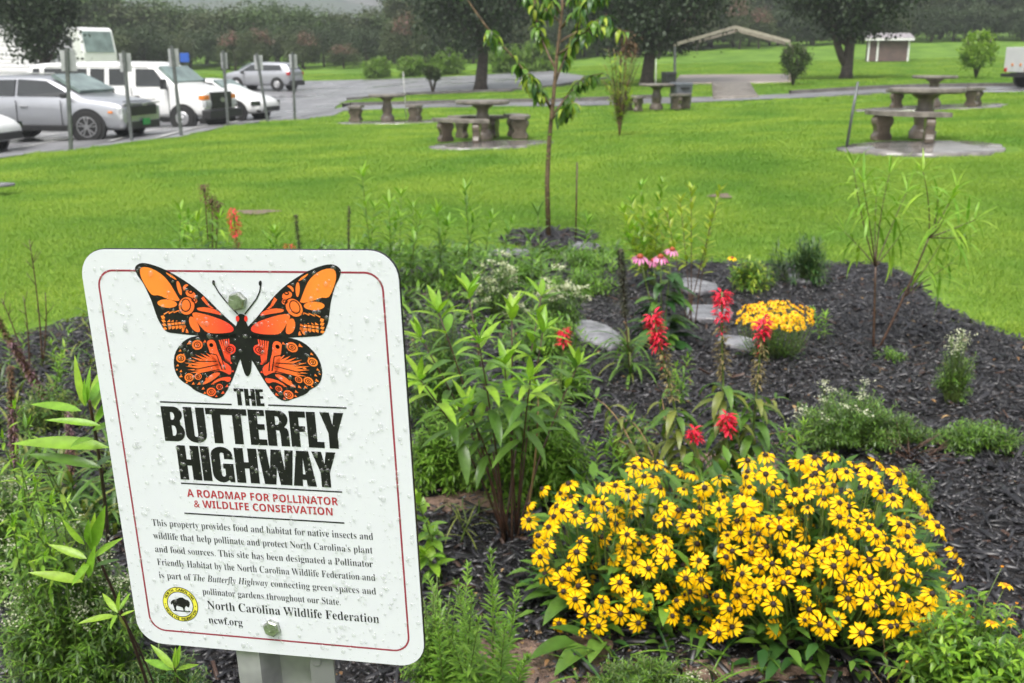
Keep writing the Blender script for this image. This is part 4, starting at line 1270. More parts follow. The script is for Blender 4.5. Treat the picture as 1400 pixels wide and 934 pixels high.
shrub('lime green shrub with loose shoots on the far right lawn', 1334, 105, 44, 1.8, 2.0, 'shrub_lime', 38, 6000, .11, .05)

VAR = {}
LMK = [(20, 'the white trailer'), (130, 'the motorhome'), (210, 'the white van roof'), (290, 'the van bonnet'), (370, 'the far silver car'), (450, 'the gap past the car park'), (525, 'the leftmost round shrub'), (590, 'the round shrubs'), (660, 'the left oak'), (750, 'the young tree'), (830, 'the bare sapling'), (890, 'the middle oak'), (1000, 'the canopy gable'), (1080, 'the upright dark shrub'), (1155, 'the forked oak'), (1210, 'the shed'), (1270, 'the lawn right of the shed'), (1335, 'the lime shrub'), (1400, 'the right edge of the lawn')]
def landmark(px):
    return min(LMK, key=lambda q: abs(q[0] - px))[1]
def wood_tree(label, cat, nm, x, y, h, wd, mk, sd, group, bloom=None, n=6500, low=.12):
    key = (mk, sd % 3, bloom)
    if key not in VAR:
        VAR[key] = (tree_mesh(100 + sd, n, (0, 0, .56), (.42, .42, .46), 40, .036, mk, .3, bloom=bloom), trunk_mb(.6, .028, 5, .25, seed=sd).mesh('trunk', True))
    cm, tm = VAR[key]
    z = tz(x, y)
    t = thing(nm, label, cat, (x, y, z - .2), U(0, 6.28), group)
    t.scale = (wd, wd, h)
    ob('trunk', tm, t); ob('crown', cm, t)
WL = {'tree_mid': '%s mid green woodland tree behind %s', 'tree_dull': '%s dull olive woodland tree behind %s', 'tree_deep': '%s dark green woodland tree behind %s'}
def row(pxs, Y0, htop, wd, mks, jit=3):
    size_ = 'low' if htop > 20 else 'tall' if Y0 < 110 else 'rearmost'
    for px in pxs:
        y = Y0 + U(-jit, jit)
        g_ = P(px + U(-12, 12), 90, y)
        z = tz(g_.x, g_.y)
        top = P(px, htop + U(-9, 9), y).z
        mk = random.choice(mks)
        wood_tree(WL[mk] % (size_, landmark(px)), 'tree', 'woodland_tree', g_.x, y, max(3, (top - z) / .97), wd * U(.85, 1.25), mk, random.randrange(3), 'woodland trees behind the lawn')
# left and middle: mid greens, sky and ridge show above; right: tall and dark
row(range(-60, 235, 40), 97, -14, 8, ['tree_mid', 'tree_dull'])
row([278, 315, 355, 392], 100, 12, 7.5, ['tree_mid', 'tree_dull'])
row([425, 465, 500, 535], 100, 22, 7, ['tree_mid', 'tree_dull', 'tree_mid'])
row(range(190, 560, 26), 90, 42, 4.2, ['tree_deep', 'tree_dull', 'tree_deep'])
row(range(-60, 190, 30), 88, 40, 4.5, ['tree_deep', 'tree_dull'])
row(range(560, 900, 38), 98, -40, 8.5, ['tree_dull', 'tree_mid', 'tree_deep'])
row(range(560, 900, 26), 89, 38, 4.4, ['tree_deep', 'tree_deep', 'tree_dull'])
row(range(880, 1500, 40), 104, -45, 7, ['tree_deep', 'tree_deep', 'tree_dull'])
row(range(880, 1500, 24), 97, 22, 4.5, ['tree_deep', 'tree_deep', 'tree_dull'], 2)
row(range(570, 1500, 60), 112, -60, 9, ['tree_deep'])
for px, top in ((322, 44), (352, 40), (415, 44), (545, 26), (562, 20), (952, 12), (1010, 0), (1035, 12), (470, 60)):
    y = 84.5 if px < 900 else 93
    g_ = P(px, 90, y); z = tz(g_.x, g_.y)
    wood_tree('crepe myrtle with dull pink bloom behind ' + landmark(px), 'tree', 'crepe_myrtle', g_.x, y, P(px, top, y).z - z, 3.2, 'tree_dull', 1, 'crepe myrtles in the tree line', 'myrtle')


# ================================================================ GARDEN PLANTS
def flower_head(name, npet, droop, mk, wr=.36, r0=.12, jit=.12, seed=0, seg=3):
    g = np.random.default_rng(seed)
    a = np.arange(npet) / npet * 2 * np.pi + g.normal(0, .08, npet)
    e = -g.uniform(0, .25, npet) - droop * .25 + .1
    d = np.stack([np.cos(a) * np.cos(e), np.sin(a) * np.cos(e), np.sin(e)], 1)
    p = np.stack([np.cos(a) * r0 * .8, np.sin(a) * r0 * .8, np.zeros(npet) + .01], 1)
    return scatter_mesh(name, ('spat', wr, droop + .01, seg), p, d, np.tile([0, 0, 1.], (npet, 1)), (.5 - r0 * .8) * g.uniform(1 - jit, 1 + jit, npet) * 1.02, [MT[mk]])
def cone_mesh(name, r, h, mk, n=10):
    b = MB(); b.lathe([(r * .9, -.02), (r, h * .25), (r * .92, h * .6), (r * .6, h * .9), (r * .15, h)], MT[mk], n)
    return b.mesh(name, True)
RUD = [flower_head('flower', q, dr, 'petal_yellow', .34, .13, seed=q + i) for i, (q, dr) in enumerate([(12, .5), (11, .8), (13, .3), (12, 1.1), (9, .7)])]
RUDC = cone_mesh('flower_centre', .125, .15, 'cone_brown')
CORG = None
COR = [flower_head('flower', q, dr, 'petal_gold', .55, .1, seed=q + i, seg=2) for i, (q, dr) in enumerate([(8, .4), (8, .8), (7, .6)])]
CORC = cone_mesh('flower_centre', .13, .12, 'cone_gold', 8)
ECH = [flower_head('flower', q, dr, 'petal_pink', .3, .16, seed=q + i) for i, (q, dr) in enumerate([(12, .9), (11, 1.2)])]
ECHC = cone_mesh('flower_centre', .15, .17, 'cone_orange', 12)

def put_flower(pl, pos, nrm, size, meshes, centre, nm='flower', cn_='flower_centre'):
    n = Vector(nrm).normalized()
    q = n.to_track_quat('Z', 'Y').to_matrix().to_4x4() @ Matrix.Rotation(U(0, 6.28), 4, 'Z')
    M = Matrix.Translation(pos) @ q @ Matrix.Scale(size, 4)
    f = pl.put(nm, random.choice(meshes), M)
    c = bpy.data.objects.new(cn_, centre); COL.objects.link(c); c.parent = f
    return f

def dome(c, rx, ry, h, k=1.0):
    """random point on the upper part of a dome over ground point c, with outward normal"""
    while True:
        a = U(0, 6.2832); z = U(0, 1) ** k
        r = math.sqrt(max(0, 1 - z * z))
        p = Vector((c[0] + rx * r * math.cos(a), c[1] + ry * r * math.sin(a), c[2] + h * z))
        n = Vector((r * math.cos(a) / rx, r * math.sin(a) / ry, z / h)).normalized()
        return p, n

# ---- black-eyed susan clump
gc = G(1010, 850)
rc = Vector((gc.x, gc.y + .18, 0))
pl = Plant('black_eyed_susan', 'large mound of yellow daisies with dark centres in the right foreground', 'flower clump', rc)
lobes = [((1125, 880), .37, .40, .50), ((850, 850), .29, .32, .44), ((985, 850), .34, .38, .48)]
def rud_surface():
    q = U(0, 1)
    (px_, py_), rx, ry, h = lobes[0] if q < .56 else lobes[1] if q < .78 else lobes[2]
    g_ = G(px_, py_); c = (g_.x, g_.y + .12, .02)
    p, n = dome(c, rx, ry, h, .75)
    return p, n, c
placed = []
tries = 0
while len(placed) < 300 and tries < 40000:
    tries += 1
    p, n, c = rud_surface()
    x, y = proj(p)
    if n.y > .35 or y > 885 or y < 628 or x > 1312 or x < 722: continue
    acc = 1.0
    if 745 < x < 1000 and y > 722: acc = .5
    if x < 760 and y > 790: acc = 0
    if 1000 <= x < 1200 and y > 800: acc = .5
    if y > 868: acc = .0
    if x > 1230 and y < 655: acc = .1
    if 880 < x < 950 and y < 690: acc = .8
    if x < 860 and y < 660: continue
    if 940 < x < 1010 and y < 655: continue
    if U(0, 1) > acc: continue
    if min([((x - a) ** 2 + (y - b) ** 2) for a, b in placed] or [999]) < 190: continue
    placed.append((x, y))
    nn = (n * 1.0 + Vector((0, -.25, .55)) + Vector((U(-.55, .55), U(-.5, .5), U(-.2, .3)))).normalized()
    p = p + n * U(-.02, .03)
    put_flower(pl, p, nn, U(.05, .066) if U(0, 1) > .12 else U(.028, .042), RUD, RUDC)
    root = Vector((c[0] + (p.x - c[0]) * .45, c[1] + (p.y - c[1]) * .45, .02))
    pl.stem(bez(root, (p.x - n.x * .03, p.y - n.y * .03, p.z * .6), p, 5), .0025, .0015, 'stem_green', 4)
for k in range(2600):
    p, n, c = rud_surface()
    s = U(.25, .93) ** .7
    q = Vector(c) + (p - Vector(c)) * s
    q.z = max(.02, q.z - .05)
    dr = (n * .8 + Vector((U(-1, 1), U(-1, 1), U(-.2, .9)))).normalized()
    pl.leaf(('ovate', .38, .6, 3), random.choice(['leaf_mid', 'leaf_mid', 'leaf_dark', 'leaf_fresh']), q, dr, U(.04, .085) * (1.25 if s < .6 else 1))
for k in range(12):          # broad basal leaves
    a = U(3.3, 6.1); l = random.choice(lobes); g_ = G(*l[0])
    p = Vector((g_.x + math.cos(a) * l[1] * .65, g_.y + .12 + math.sin(a) * l[2] * .65, U(.03, .09)))
    pl.leaf(('ovate', .42, .9, 4), random.choice(['leaf_mid', 'leaf_mid', 'leaf_dark']), p, (math.cos(a), math.sin(a), U(.1, .5)), U(.08, .13))
pl.finish(minpx=44, cap=220)

# ---- small golden clump further back
def gold_clump(name, label, px, py, wpx, top, nfl, meshes, cen, fsize, lm, cat='flower clump', deep=.7, ln=(.02, .045), kd=('lance', .3, .4, 3), nl=600):
    g_ = G(px, py); rad = wpx / 2 / ppm(g_.y + .1)
    h = P(px, top, g_.y + rad * .6).z - g_.z
    pl = Plant(name, label, cat, g_)
    done = []
    t_ = 0
    while len(done) < nfl and t_ < 9000:
        t_ += 1
        p, n = dome((g_.x, g_.y + rad * .5, 0.0), rad, rad * deep, h, .45)
        p.z = g_.z + h * (.72 + .2 * (p.z / h) ** 2 + U(-.1, .08))
        if n.y > .3: continue
        x, y = proj(p)
        if min([((x - a) ** 2 + (y - b) ** 2) for a, b in done] or [999]) < (fsize * ppm(g_.y) * .45) ** 2: continue
        done.append((x, y))
        put_flower(pl, p, (n + Vector((U(-.4, .4), U(-.6, .1), U(.1, .9)))), fsize * U(.8, 1.15), meshes, cen)
        pl.stem(bez((g_.x + (p.x - g_.x) * .4, g_.y + rad * .3, 0.01), (p.x, p.y, p.z * .5), p, 4), .0022, .0012, 'stem_green', 4)
    for k in range(nl):
        p, n = dome((g_.x, g_.y + rad * .5, 0.0), rad, rad * deep, h, .8)
        s = U(.3, .92); q = Vector((g_.x, g_.y + rad * .5, 0)).lerp(p, s)
        pl.leaf(kd, random.choice(lm), q, (n.x + U(-.7, .7), n.y + U(-.7, .7), U(.1, 1)), U(*ln))
    return pl.finish(minpx=30)
gold_clump('tickseed', 'small clump of golden flowers on black mulch right of the red spikes', 1062, 500, 108, 408, 62, COR, CORC, .05, ['leaf_mid', 'leaf_fresh', 'leaf_dark'], nl=900)

# ---- bushy mounds of fine foliage
def mound(name, label, px, py, wpx, top, mats, L=(.025, .04), nst=90, per=22, depth=.8, white=0, wmat='petal_white', cat='plant', wreg=None, kd=('lance', .25, .5, 2), splay=.5, minpx=30, sm='stem_green', cen=None, wsize=.009, group=None):
    g_ = G(px, py) if cen is None else Vector(cen)
    rad = wpx / 2 / ppm(g_.y + .1)
    h = P(px, top, g_.y + rad * depth * .8).z - g_.z
    pl = Plant(name, label, cat, g_, group)
    cc = Vector((g_.x, g_.y + rad * depth * .6, g_.z))
    wp = []
    for k in range(nst):
        p, n = dome(cc, rad * U(.75, 1.12), rad * depth, h * U(.62, 1.1), .6)
        r0 = cc + Vector(((p.x - cc.x) * .25, (p.y - cc.y) * .25, 0))
        pts_ = bez(r0, r0.lerp(p, .45) + Vector((0, 0, h * .2)), p, 6)
        pl.stem(pts_, .003, .0013, sm, 4)
        az = U(0, 6)
        for i in range(per):
            t = .3 + .7 * (i + .5) / per
            q, d = along(pts_, t)
            az += 2.4
            o = d.orthogonal().normalized(); o2 = d.cross(o)
            dr = (o * math.cos(az) + o2 * math.sin(az)) * 1.0 + d * U(.2, splay + .5)
            ln = U(*L) * (1.15 - .45 * t)
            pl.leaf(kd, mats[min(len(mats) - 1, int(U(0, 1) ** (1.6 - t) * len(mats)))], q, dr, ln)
        if white and U(0, 1) < white:
            x, y = proj(p)
            if wreg is None or wreg(x, y):
                wp.append(p)
    pl.finish(minpx=minpx)
    if wp:
        P_ = []
        for p in wp:
            for _ in range(26): P_.append((p.x + random.gauss(0, .014), p.y + random.gauss(0, .014), p.z + random.gauss(.008, .008)))
        P_ = np.array(P_) - np.array(pl.loc); n = len(P_)
        d = rng.normal(size=(n, 3)); d[:, 2] = np.abs(d[:, 2])
        ob('blossom', scatter_mesh('blossom', ('ovate', .8, .3, 2), P_, d, np.tile([0, 0, 1.], (n, 1)), rng.uniform(.7, 1.3, n) * wsize, [MT[wmat]]), pl.root, kind='stuff')
    return pl.root
FR = ['leaf_mid', 'leaf_fresh', 'leaf_fresh']
mound('aster_bush', 'bushy bright green aster mound behind the tall milkweed stems', 722, 700, 205, 520, ['leaf_fresh', 'leaf_fine', 'leaf_fine'], (.04, .065), 210, 28, .8)
mound('aster_bush', 'lower green aster mound close to the right edge of the sign', 600, 680, 110, 555, ['leaf_fresh', 'leaf_fine', 'leaf_fine'], (.035, .055), 90, 24, .8)
mound('aster_bush', 'green aster bush just right of the sign, half hidden by milkweed', 605, 600, 150, 400, ['leaf_mid', 'leaf_fresh', 'leaf_dark'], (.035, .055), 110, 22, .8)
mound('feathery_bush', 'dark green feathery bush at the back edge of the bed', 1096, 393, 112, 322, ['leaf_dark', 'leaf_dark', 'leaf_grey'], (.07, .12), 60, 22, .8, kd=('lance', .12, .3, 2), splay=.9)
mound('leafy_bush', 'low yellow-green bush left of the dark feathery bush', 1030, 402, 78, 350, ['leaf_mid', 'leaf_fresh', 'leaf_yellow'], (.05, .08), 46, 16, .8)
mound('white_aster', 'spreading aster with a patch of tiny white flowers, right of the red spikes', 1168, 628, 178, 520, ['leaf_mid', 'leaf_mid', 'leaf_fresh', 'leaf_grey'], (.024, .038), 170, 26, .7, .4, wreg=lambda x, y: x < 1185 and y < 575)
mound('white_aster', 'upright narrow aster tipped with cream flowers on the right-hand mulch', 1306, 560, 62, 452, ['leaf_mid', 'leaf_grey', 'leaf_fresh'], (.02, .032), 60, 26, .7, .8, wreg=lambda x, y: y < 490 and x > 1290)
mound('aster_sprawl', 'low sprawling green aster at the right edge of the bed', 1345, 628, 150, 572, ['leaf_mid', 'leaf_grey', 'leaf_fresh'], (.03, .045), 100, 20, .7)
mound('white_aster', 'low right-hand branch of green aster beside the dead brown stems', 1232, 620, 110, 560, ['leaf_mid', 'leaf_grey', 'leaf_mid'], (.024, .036), 60, 18, .6)
mound('aster_sprawl', 'small green seedling tuft above the yellow daisies', 1252, 705, 70, 628, ['leaf_mid', 'leaf_grey', 'leaf_fresh'], (.022, .034), 36, 18, .7)
mound('white_boneset', 'boneset with a cluster of off-white flowers left of the young tree', 682, 440, 74, 350, ['leaf_grey', 'leaf_mid'], (.04, .06), 44, 18, .7, 1.0, wsize=.016)
mound('white_boneset', 'boneset with off-white flowers in front of the young tree', 765, 455, 92, 372, ['leaf_grey', 'leaf_mid'], (.04, .06), 48, 18, .7, 1.0, wsize=.016, wreg=lambda x, y: y < 412)
mound('low_greens', 'mid green weedy growth below the white boneset', 742, 500, 150, 425, FR, (.05, .08), 60, 16, .8)
mound('low_greens', 'weedy green growth at the left foot of the young tree', 600, 400, 110, 348, FR, (.05, .08), 50, 14, .9)
mound('low_greens', 'weedy green growth at the back between the boneset plants', 715, 395, 90, 345, FR, (.05, .08), 40, 14, .9)
mound('low_greens', 'weedy green growth right of the young tree', 800, 410, 110, 360, FR, (.05, .08), 46, 14, .9)
mound('low_greens', 'weedy green growth beside the dark bottlebrush stalk', 800, 372, 70, 335, FR, (.05, .08), 30, 12, .9)
mound('low_greens', 'low green tuft left of the large pale stepping stone', 780, 560, 70, 480, FR, (.05, .08), 30, 14, .9)
mound('fern_mound', 'soft green feathery mound with tiny white flowers in the lower left', 90, 985, 260, 715, ['leaf_mid', 'leaf_grey', 'leaf_fresh'], (.022, .04), 280, 26, .8, .35, wreg=lambda x, y: y < 860, wsize=.006)
mound('fern_mound', 'soft green mound at the left edge behind the first mound', -10, 820, 190, 640, ['leaf_mid', 'leaf_fresh', 'leaf_grey'], (.028, .045), 130, 26, .8, .25, wsize=.008)
mound('fern_mound', 'low soft green mound under the left corner of the sign', 215, 1010, 170, 880, ['leaf_mid', 'leaf_dark', 'leaf_grey'], (.016, .028), 100, 24, .8)
mound('goldenrod_patch', 'green growth along the right edge of the sign at the bottom', 600, 985, 110, 800, ['leaf_mid', 'leaf_fresh', 'leaf_fine'], (.018, .03), 90, 26, .8)
mound('yarrow_mound', 'low lacy green mound with a few white buds at the bottom centre', 890, 975, 200, 898, ['leaf_mid', 'leaf_fresh', 'leaf_grey'], (.016, .028), 120, 24, .7, .15, wreg=lambda x, y: x > 940, wsize=.006)
mound('tickseed_patch', 'bright green tickseed foliage with few yellow flowers in the bottom right corner', 1345, 1010, 270, 815, ['leaf_fresh', 'leaf_mid', 'leaf_bright'], (.032, .052), 170, 18, .8, kd=('ovate', .36, .5, 3))

# ---- cardinal flowers: red spikes
def red_blob(pl, ptsl, t0, t1, rad, n, mk='petal_red', L=(.02, .034), name='blossom'):
    P_ = []; D_ = []
    for k in range(n):
        t = U(t0, t1); q, d = along(ptsl, t)
        o = d.orthogonal().normalized(); o2 = d.cross(o); a = U(0, 6.283)
        hv = o * math.cos(a) + o2 * math.sin(a)
        P_.append(tuple(q + hv * rad * U(.1, .7) - pl.loc)); D_.append(tuple(hv * U(.5, 1.2) + d * U(-.3, .8)))
    P_ = np.array(P_); D_ = np.array(D_)
    ob(name, scatter_mesh(name, ('lance', .32, .9, 3), P_, D_, np.tile([0, 0, 1.], (n, 1)), rng.uniform(*L, n), [MT[mk]]), pl.root, kind='stuff')
def cardinal(label, base, tip, redpx, ypx_off=0, leaves=26, drop=.95, seeds=True, extra=None, mats=('leaf_mid', 'leaf_olive'), Ly=0):
    b = G(*base); tp = P(tip[0], tip[1], b.y + Ly)
    pl = Plant('cardinal_flower', label, 'flower', b, 'red cardinal flowers')
    cp = b.lerp(tp, .5) + Vector((U(-.02, .02), 0, 0))
    pts_ = bez(b, cp, tp, 12)
    pl.stem(pts_, .0055, .003, 'stem_green', 6)
    tot = abs(base[1] - tip[1]); tr_ = 1 - redpx / tot
    red_blob(pl, pts_, tr_, 1.0, .022, int(190 * redpx / 50), L=(.018, .036))
    if seeds:
        red_blob(pl, pts_, tr_ - .25, tr_, .018, 170, 'seed_olive', (.014, .03), 'seed_pods')
        red_blob(pl, pts_, tr_ - .1, tr_ + .03, .012, 22, 'petal_red', (.012, .02), 'faded_blossom')
    for k in range(leaves):
        t = .12 + (tr_ - .3 - .12) * k / leaves + U(0, .03)
        q, d = along(pts_, max(.05, t)); a = 2.4 * k + U(-.3, .3)
        dr = Vector((math.cos(a), math.sin(a), U(-.1, .6)))
        pl.leaf(('lance', .22, U(1.2, 1.9) if 0 else 1.6, 5), mats[1] if U(0, 1) < .4 else mats[0], q, dr, U(.09, .15))
    pl.finish(minpx=26)
cardinal('tallest cardinal flower, red spike in the centre of the bed', (1000, 700), (987, 399), 38, leaves=58)
cardinal('cardinal flower with a faded red spike in front of the golden clump', (1022, 700), (1044, 433), 26, leaves=52)
cardinal('cardinal flower with a bright red spike, leftmost of the three tall ones', (950, 705), (891, 428), 44, leaves=52)
cardinal('short cardinal flower with a few red blooms amid drooping leaves', (985, 720), (994, 566), 26, leaves=18, seeds=False)
cardinal('short cardinal flower with sparse red blooms, left of the other short one', (958, 720), (948, 586), 16, leaves=16, seeds=False)
cardinal('red cardinal flower rising behind the top edge of the sign at left', (335, 470), (318, 285), 36, leaves=14)
cardinal('red cardinal flower just peeping over the top edge of the sign', (400, 460), (396, 334), 12, leaves=8)
cardinal('faded red cardinal flower among the milkweed leaves', (765, 590), (772, 450), 22, leaves=8, seeds=False)

# ---- sprawling wilted stems left of the spikes
b = G(912, 705)
pl = Plant('wilted_lobelia', 'arching stems with limp yellow-green leaves left of the red spikes', 'plant', b)
for tx, ty, dy in ((815, 545, .35), (835, 600, .2), (860, 575, .3), (850, 640, .1), (905, 545, .3), (1060, 545, .3), (1075, 590, .2)):
    tp = P(tx, ty, b.y + dy)
    pts_ = stalk(pl, b + Vector((U(-.03, .03), U(-.03, .03), 0)), tp, ctrl=b.lerp(tp, .55) + Vector((0, 0, .13)), r=(.004, .0015), sm='stem_tan', n=18, L=(.12, .08), kind=('lance', .2, 2.0, 5), mats=('leaf_olive', 'leaf_mid'), t0=.25, pitch=(-.3, -.1), tipn=2)
pl.finish()

# ---- tall broad-leaved milkweed beside the sign
b = G(704, 752)
pl = Plant('milkweed', 'tall milkweed with broad pointed leaves on reddish stems beside the sign', 'plant', b)
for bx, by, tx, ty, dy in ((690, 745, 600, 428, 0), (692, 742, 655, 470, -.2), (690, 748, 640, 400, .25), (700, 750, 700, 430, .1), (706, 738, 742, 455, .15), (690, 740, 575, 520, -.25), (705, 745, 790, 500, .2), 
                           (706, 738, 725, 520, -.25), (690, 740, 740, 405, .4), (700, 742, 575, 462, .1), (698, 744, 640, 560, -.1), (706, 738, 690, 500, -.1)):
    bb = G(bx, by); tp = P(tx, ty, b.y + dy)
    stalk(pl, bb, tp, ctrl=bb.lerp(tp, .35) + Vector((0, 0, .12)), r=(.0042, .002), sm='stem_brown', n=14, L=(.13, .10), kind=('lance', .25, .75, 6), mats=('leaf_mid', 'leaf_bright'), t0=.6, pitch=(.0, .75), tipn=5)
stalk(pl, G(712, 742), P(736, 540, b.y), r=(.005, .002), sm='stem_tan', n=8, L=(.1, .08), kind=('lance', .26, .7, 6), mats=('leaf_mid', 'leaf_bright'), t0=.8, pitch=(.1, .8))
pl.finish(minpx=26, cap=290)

# tall sprout with slim leaves in front of the young tree
def sprout(name, label, bpx, tips, L, kd=('lance', .16, .9, 5), mats=('leaf_mid', 'leaf_bright'), n=14, t0=.45, sm='stem_green', r=(.004, .0015), pitch=(.2, .9), cat='plant', group=None, tipn=5, minpx=26, Yo=None, ctrlz=.05, jit=.25, pairs=False):
    b = G(*bpx)
    pl = Plant(name, label, cat, b, group)
    for tp_ in tips:
        tx, ty = tp_[:2]; dy = tp_[2] if len(tp_) > 2 else U(-.15, .15)
        tp = P(tx, ty, b.y + dy)
        bb = b + Vector((U(-.04, .04), U(-.04, .04), 0))
        stalk(pl, bb, tp, ctrl=bb.lerp(tp, .4) + Vector((0, 0, ctrlz)), r=r, sm=sm, n=n, L=L, kind=kd, mats=mats, t0=t0, pitch=pitch, tipn=tipn, jit=jit, pairs=pairs)
    return pl.finish(minpx=minpx)
sprout('milkweed_sprout', 'single slender milkweed with drooping narrow leaves at the foot of the young tree', (738, 480), [(735, 295, 0), (725, 330, .1)], (.17, .1), n=14, mats=('leaf_mid', 'leaf_mid'), t0=.5)
b = G(1194, 482)
pl = Plant('milkweed', 'airy milkweed with slim leaves on bare dark stems at the right of the bed', 'plant', b)
n1 = P(1197, 365, b.y); n2 = P(1238, 405, b.y); n3 = P(1270, 325, b.y)
pl.stem(bez(b, b.lerp(n1, .5), n1, 6), .007, .005, 'stem_brown', 6)
pl.stem(bez(b + Vector((.02, 0, 0)), n2, n3, 8), .007, .004, 'stem_brown', 6)
for a_, tx, ty, dy in ((n1, 1167, 228, .05), (n1, 1216, 238, .1), (n1, 1198, 270, .2), (n1, 1232, 320, .2), (n1, 1155, 318, .15), (n3, 1308, 258, .1), (n3, 1262, 235, 0), (n3, 1322, 325, .1), (n3, 1290, 300, -.2), (n2, 1300, 360, .2), (n1, 1240, 262, .25), (n3, 1335, 300, 0), (n3, 1282, 268, .1), (n2, 1285, 335, .1), (n1, 1180, 250, -.1)):
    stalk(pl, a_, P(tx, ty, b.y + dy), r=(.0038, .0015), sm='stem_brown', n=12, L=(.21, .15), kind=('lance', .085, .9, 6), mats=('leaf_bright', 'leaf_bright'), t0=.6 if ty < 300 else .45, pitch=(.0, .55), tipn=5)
pl.finish(minpx=24)
sprout('bluestar', 'upright yellow-green shoots with starry tips behind the stepping stones', (945, 450), [(945, 262, 0), (912, 292, .1), (984, 262, 0), (972, 300, 0), (930, 275, .2)], (.085, .07), kd=('lance', .3, .4, 4), mats=('leaf_yellow', 'leaf_yellow'), n=18, t0=.5, sm='stem_brown', pitch=(.5, 1))
sprout('bluestar', 'pale yellow-green leafy shoots behind the pink coneflowers', (890, 395), [(862, 275), (876, 255), (905, 252), (890, 300), (868, 310), (852, 290), (915, 300), (900, 275), (858, 325), (925, 330), (880, 335)], (.11, .08), kd=('lance', .28, .4, 4), mats=('leaf_yellow', 'leaf_bright'), n=26, t0=.3, sm='stem_green', pitch=(.4, 1))
for k, (bx, by, tips) in enumerate([((510), 405, [(495, 240), (512, 285)]), (528, 400, [(532, 280), (545, 300)]), (560, 395, [(565, 285), (575, 300)]), (600, 395, [(598, 292), (612, 310)]), (640, 398, [(636, 262), (648, 300)]), (655, 380, [(672, 300)]), (690, 372, [(700, 305)]), (795, 350, [(803, 300)]), (250, 400, [(247, 290), (258, 300)]), (362, 410, [(372, 320)]), (385, 410, [(376, 318)]), (545, 380, [(548, 268)])]):
    nb = ['short of the dark stalks', 'left', 'middle', 'right'][k % 4]
    lab = ['tall pale goldenrod stem above the right top corner of the sign', 'thin goldenrod shoots right of the sign corner', 'pale goldenrod shoots left of the boneset, near the grass', 'slender goldenrod shoots between sign and young tree', 'tall goldenrod with a nodding dark tip left of the young tree', 'short pale shoot beside the nodding goldenrod', 'short pale shoot just left of the young tree', 'short pale shoot just right of the thin brown stake', 'pale shoot left of the brown seed heads above the sign', 'small pale shoot over the middle of the sign top', 'small pale shoot left of the dark stalks over the sign', 'tall thin shoot between the sign corner and the boneset'][k]
    sprout('goldenrod', lab, (bx, by), tips, (.15, .11), kd=('lance', .18, .6, 4), mats=('leaf_fresh', 'leaf_bright'), n=26, t0=.25, sm='stem_green', pitch=(.3, .9), group='pale shoots at the back of the bed')

# brown seed head plant behind the sign
b = G(292, 430)
pl = Plant('seed_head_plant', 'leafy plant with dark brown seed heads above the left half of the sign', 'plant', b)
for tx, ty in ((279, 252), (290, 268), (298, 275)):
    tp = P(tx, ty, b.y); pts_ = bez(b, b.lerp(tp, .5), tp, 10); pl.stem(pts_, .006, .003, 'stem_brown', 5)
    red_blob(pl, pts_, .86, 1.0, .03, 130, 'seed_brown', (.015, .035), 'seed_head')
for tx, ty in ((285, 285), (300, 300), (270, 305), (315, 315), (262, 320)):
    stalk(pl, b, P(tx, ty, b.y + U(-.2, .2)), n=18, L=(.15, .1), kind=('lance', .2, .8, 4), mats=('leaf_mid', 'leaf_bright'), sm='stem_green', t0=.4, pitch=(.1, .8))
pl.finish()

# dark bottlebrush stalks (spent gayfeather)
def brush(label, bpx, tpx, rad, mk='seed_dark', t0=.35, leaves=0, lk='leaf_mid', name='gayfeather', grp='spent bottlebrush stalks', dens=900, mk2=None, Ly=0, clump=None):
    b = G(*bpx); tp = P(*tpx, b.y + Ly)
    pl = Plant(name, label, 'plant', b, grp)
    pts_ = bez(b, b.lerp(tp, .5), tp, 10); pl.stem(pts_, .004, .003, 'stem_brown', 6)
    red_blob(pl, pts_, t0, 1.0, rad * .6, dens, mk, (rad * .7, rad * 1.3), 'seed_spike')
    if mk2: red_blob(pl, pts_, t0, t0 + (1 - t0) * .6, rad * .8, dens // 3, mk2, (rad * .8, rad * 1.7), 'fading_bloom')
    for k in range(leaves):
        a = U(0, 6.283); e = U(.3, 1.2)
        z = U(0, .3); q = b.lerp(tp, z)
        pl.leaf(('strap', .05, U(1.4, 2.2) if 0 else 1.7, 6), lk if U(0, 1) < .7 else 'leaf_olive', q, (math.cos(a) * math.cos(e), math.sin(a) * math.cos(e), math.sin(e)), U(.15, .32))
    pl.finish()
brush('dark bottlebrush stalk with a skirt of strap leaves left of the pink coneflowers', (862, 520), (848, 340), .02, leaves=60, t0=.5)
brush('leaning dark bottlebrush stalk over the sign top, left of the upright one', (420, 420), (404, 294), .017, t0=.1)
brush('upright dark bottlebrush stalk behind the top of the sign', (476, 410), (477, 282), .014, t0=.1)
brush('thick brown bottlebrush spike leaning in from the left edge', (70, 560), (-20, 410), .017, 'seed_brown', t0=.05, dens=1500, mk2='petal_mauve', name='fading_gayfeather', grp='fading gayfeather spikes')
brush('fading mauve gayfeather spike upright at the left edge', (22, 690), (14, 500), .014, 'seed_brown', t0=.3, dens=900, mk2='petal_mauve', name='fading_gayfeather', grp='fading gayfeather spikes', leaves=30)
brush('fading mauve gayfeather spike half hidden by the sign edge', (100, 700), (94, 565), .014, 'petal_mauve', t0=.4, dens=500, mk2='seed_brown', name='fading_gayfeather', grp='fading gayfeather spikes', leaves=58)

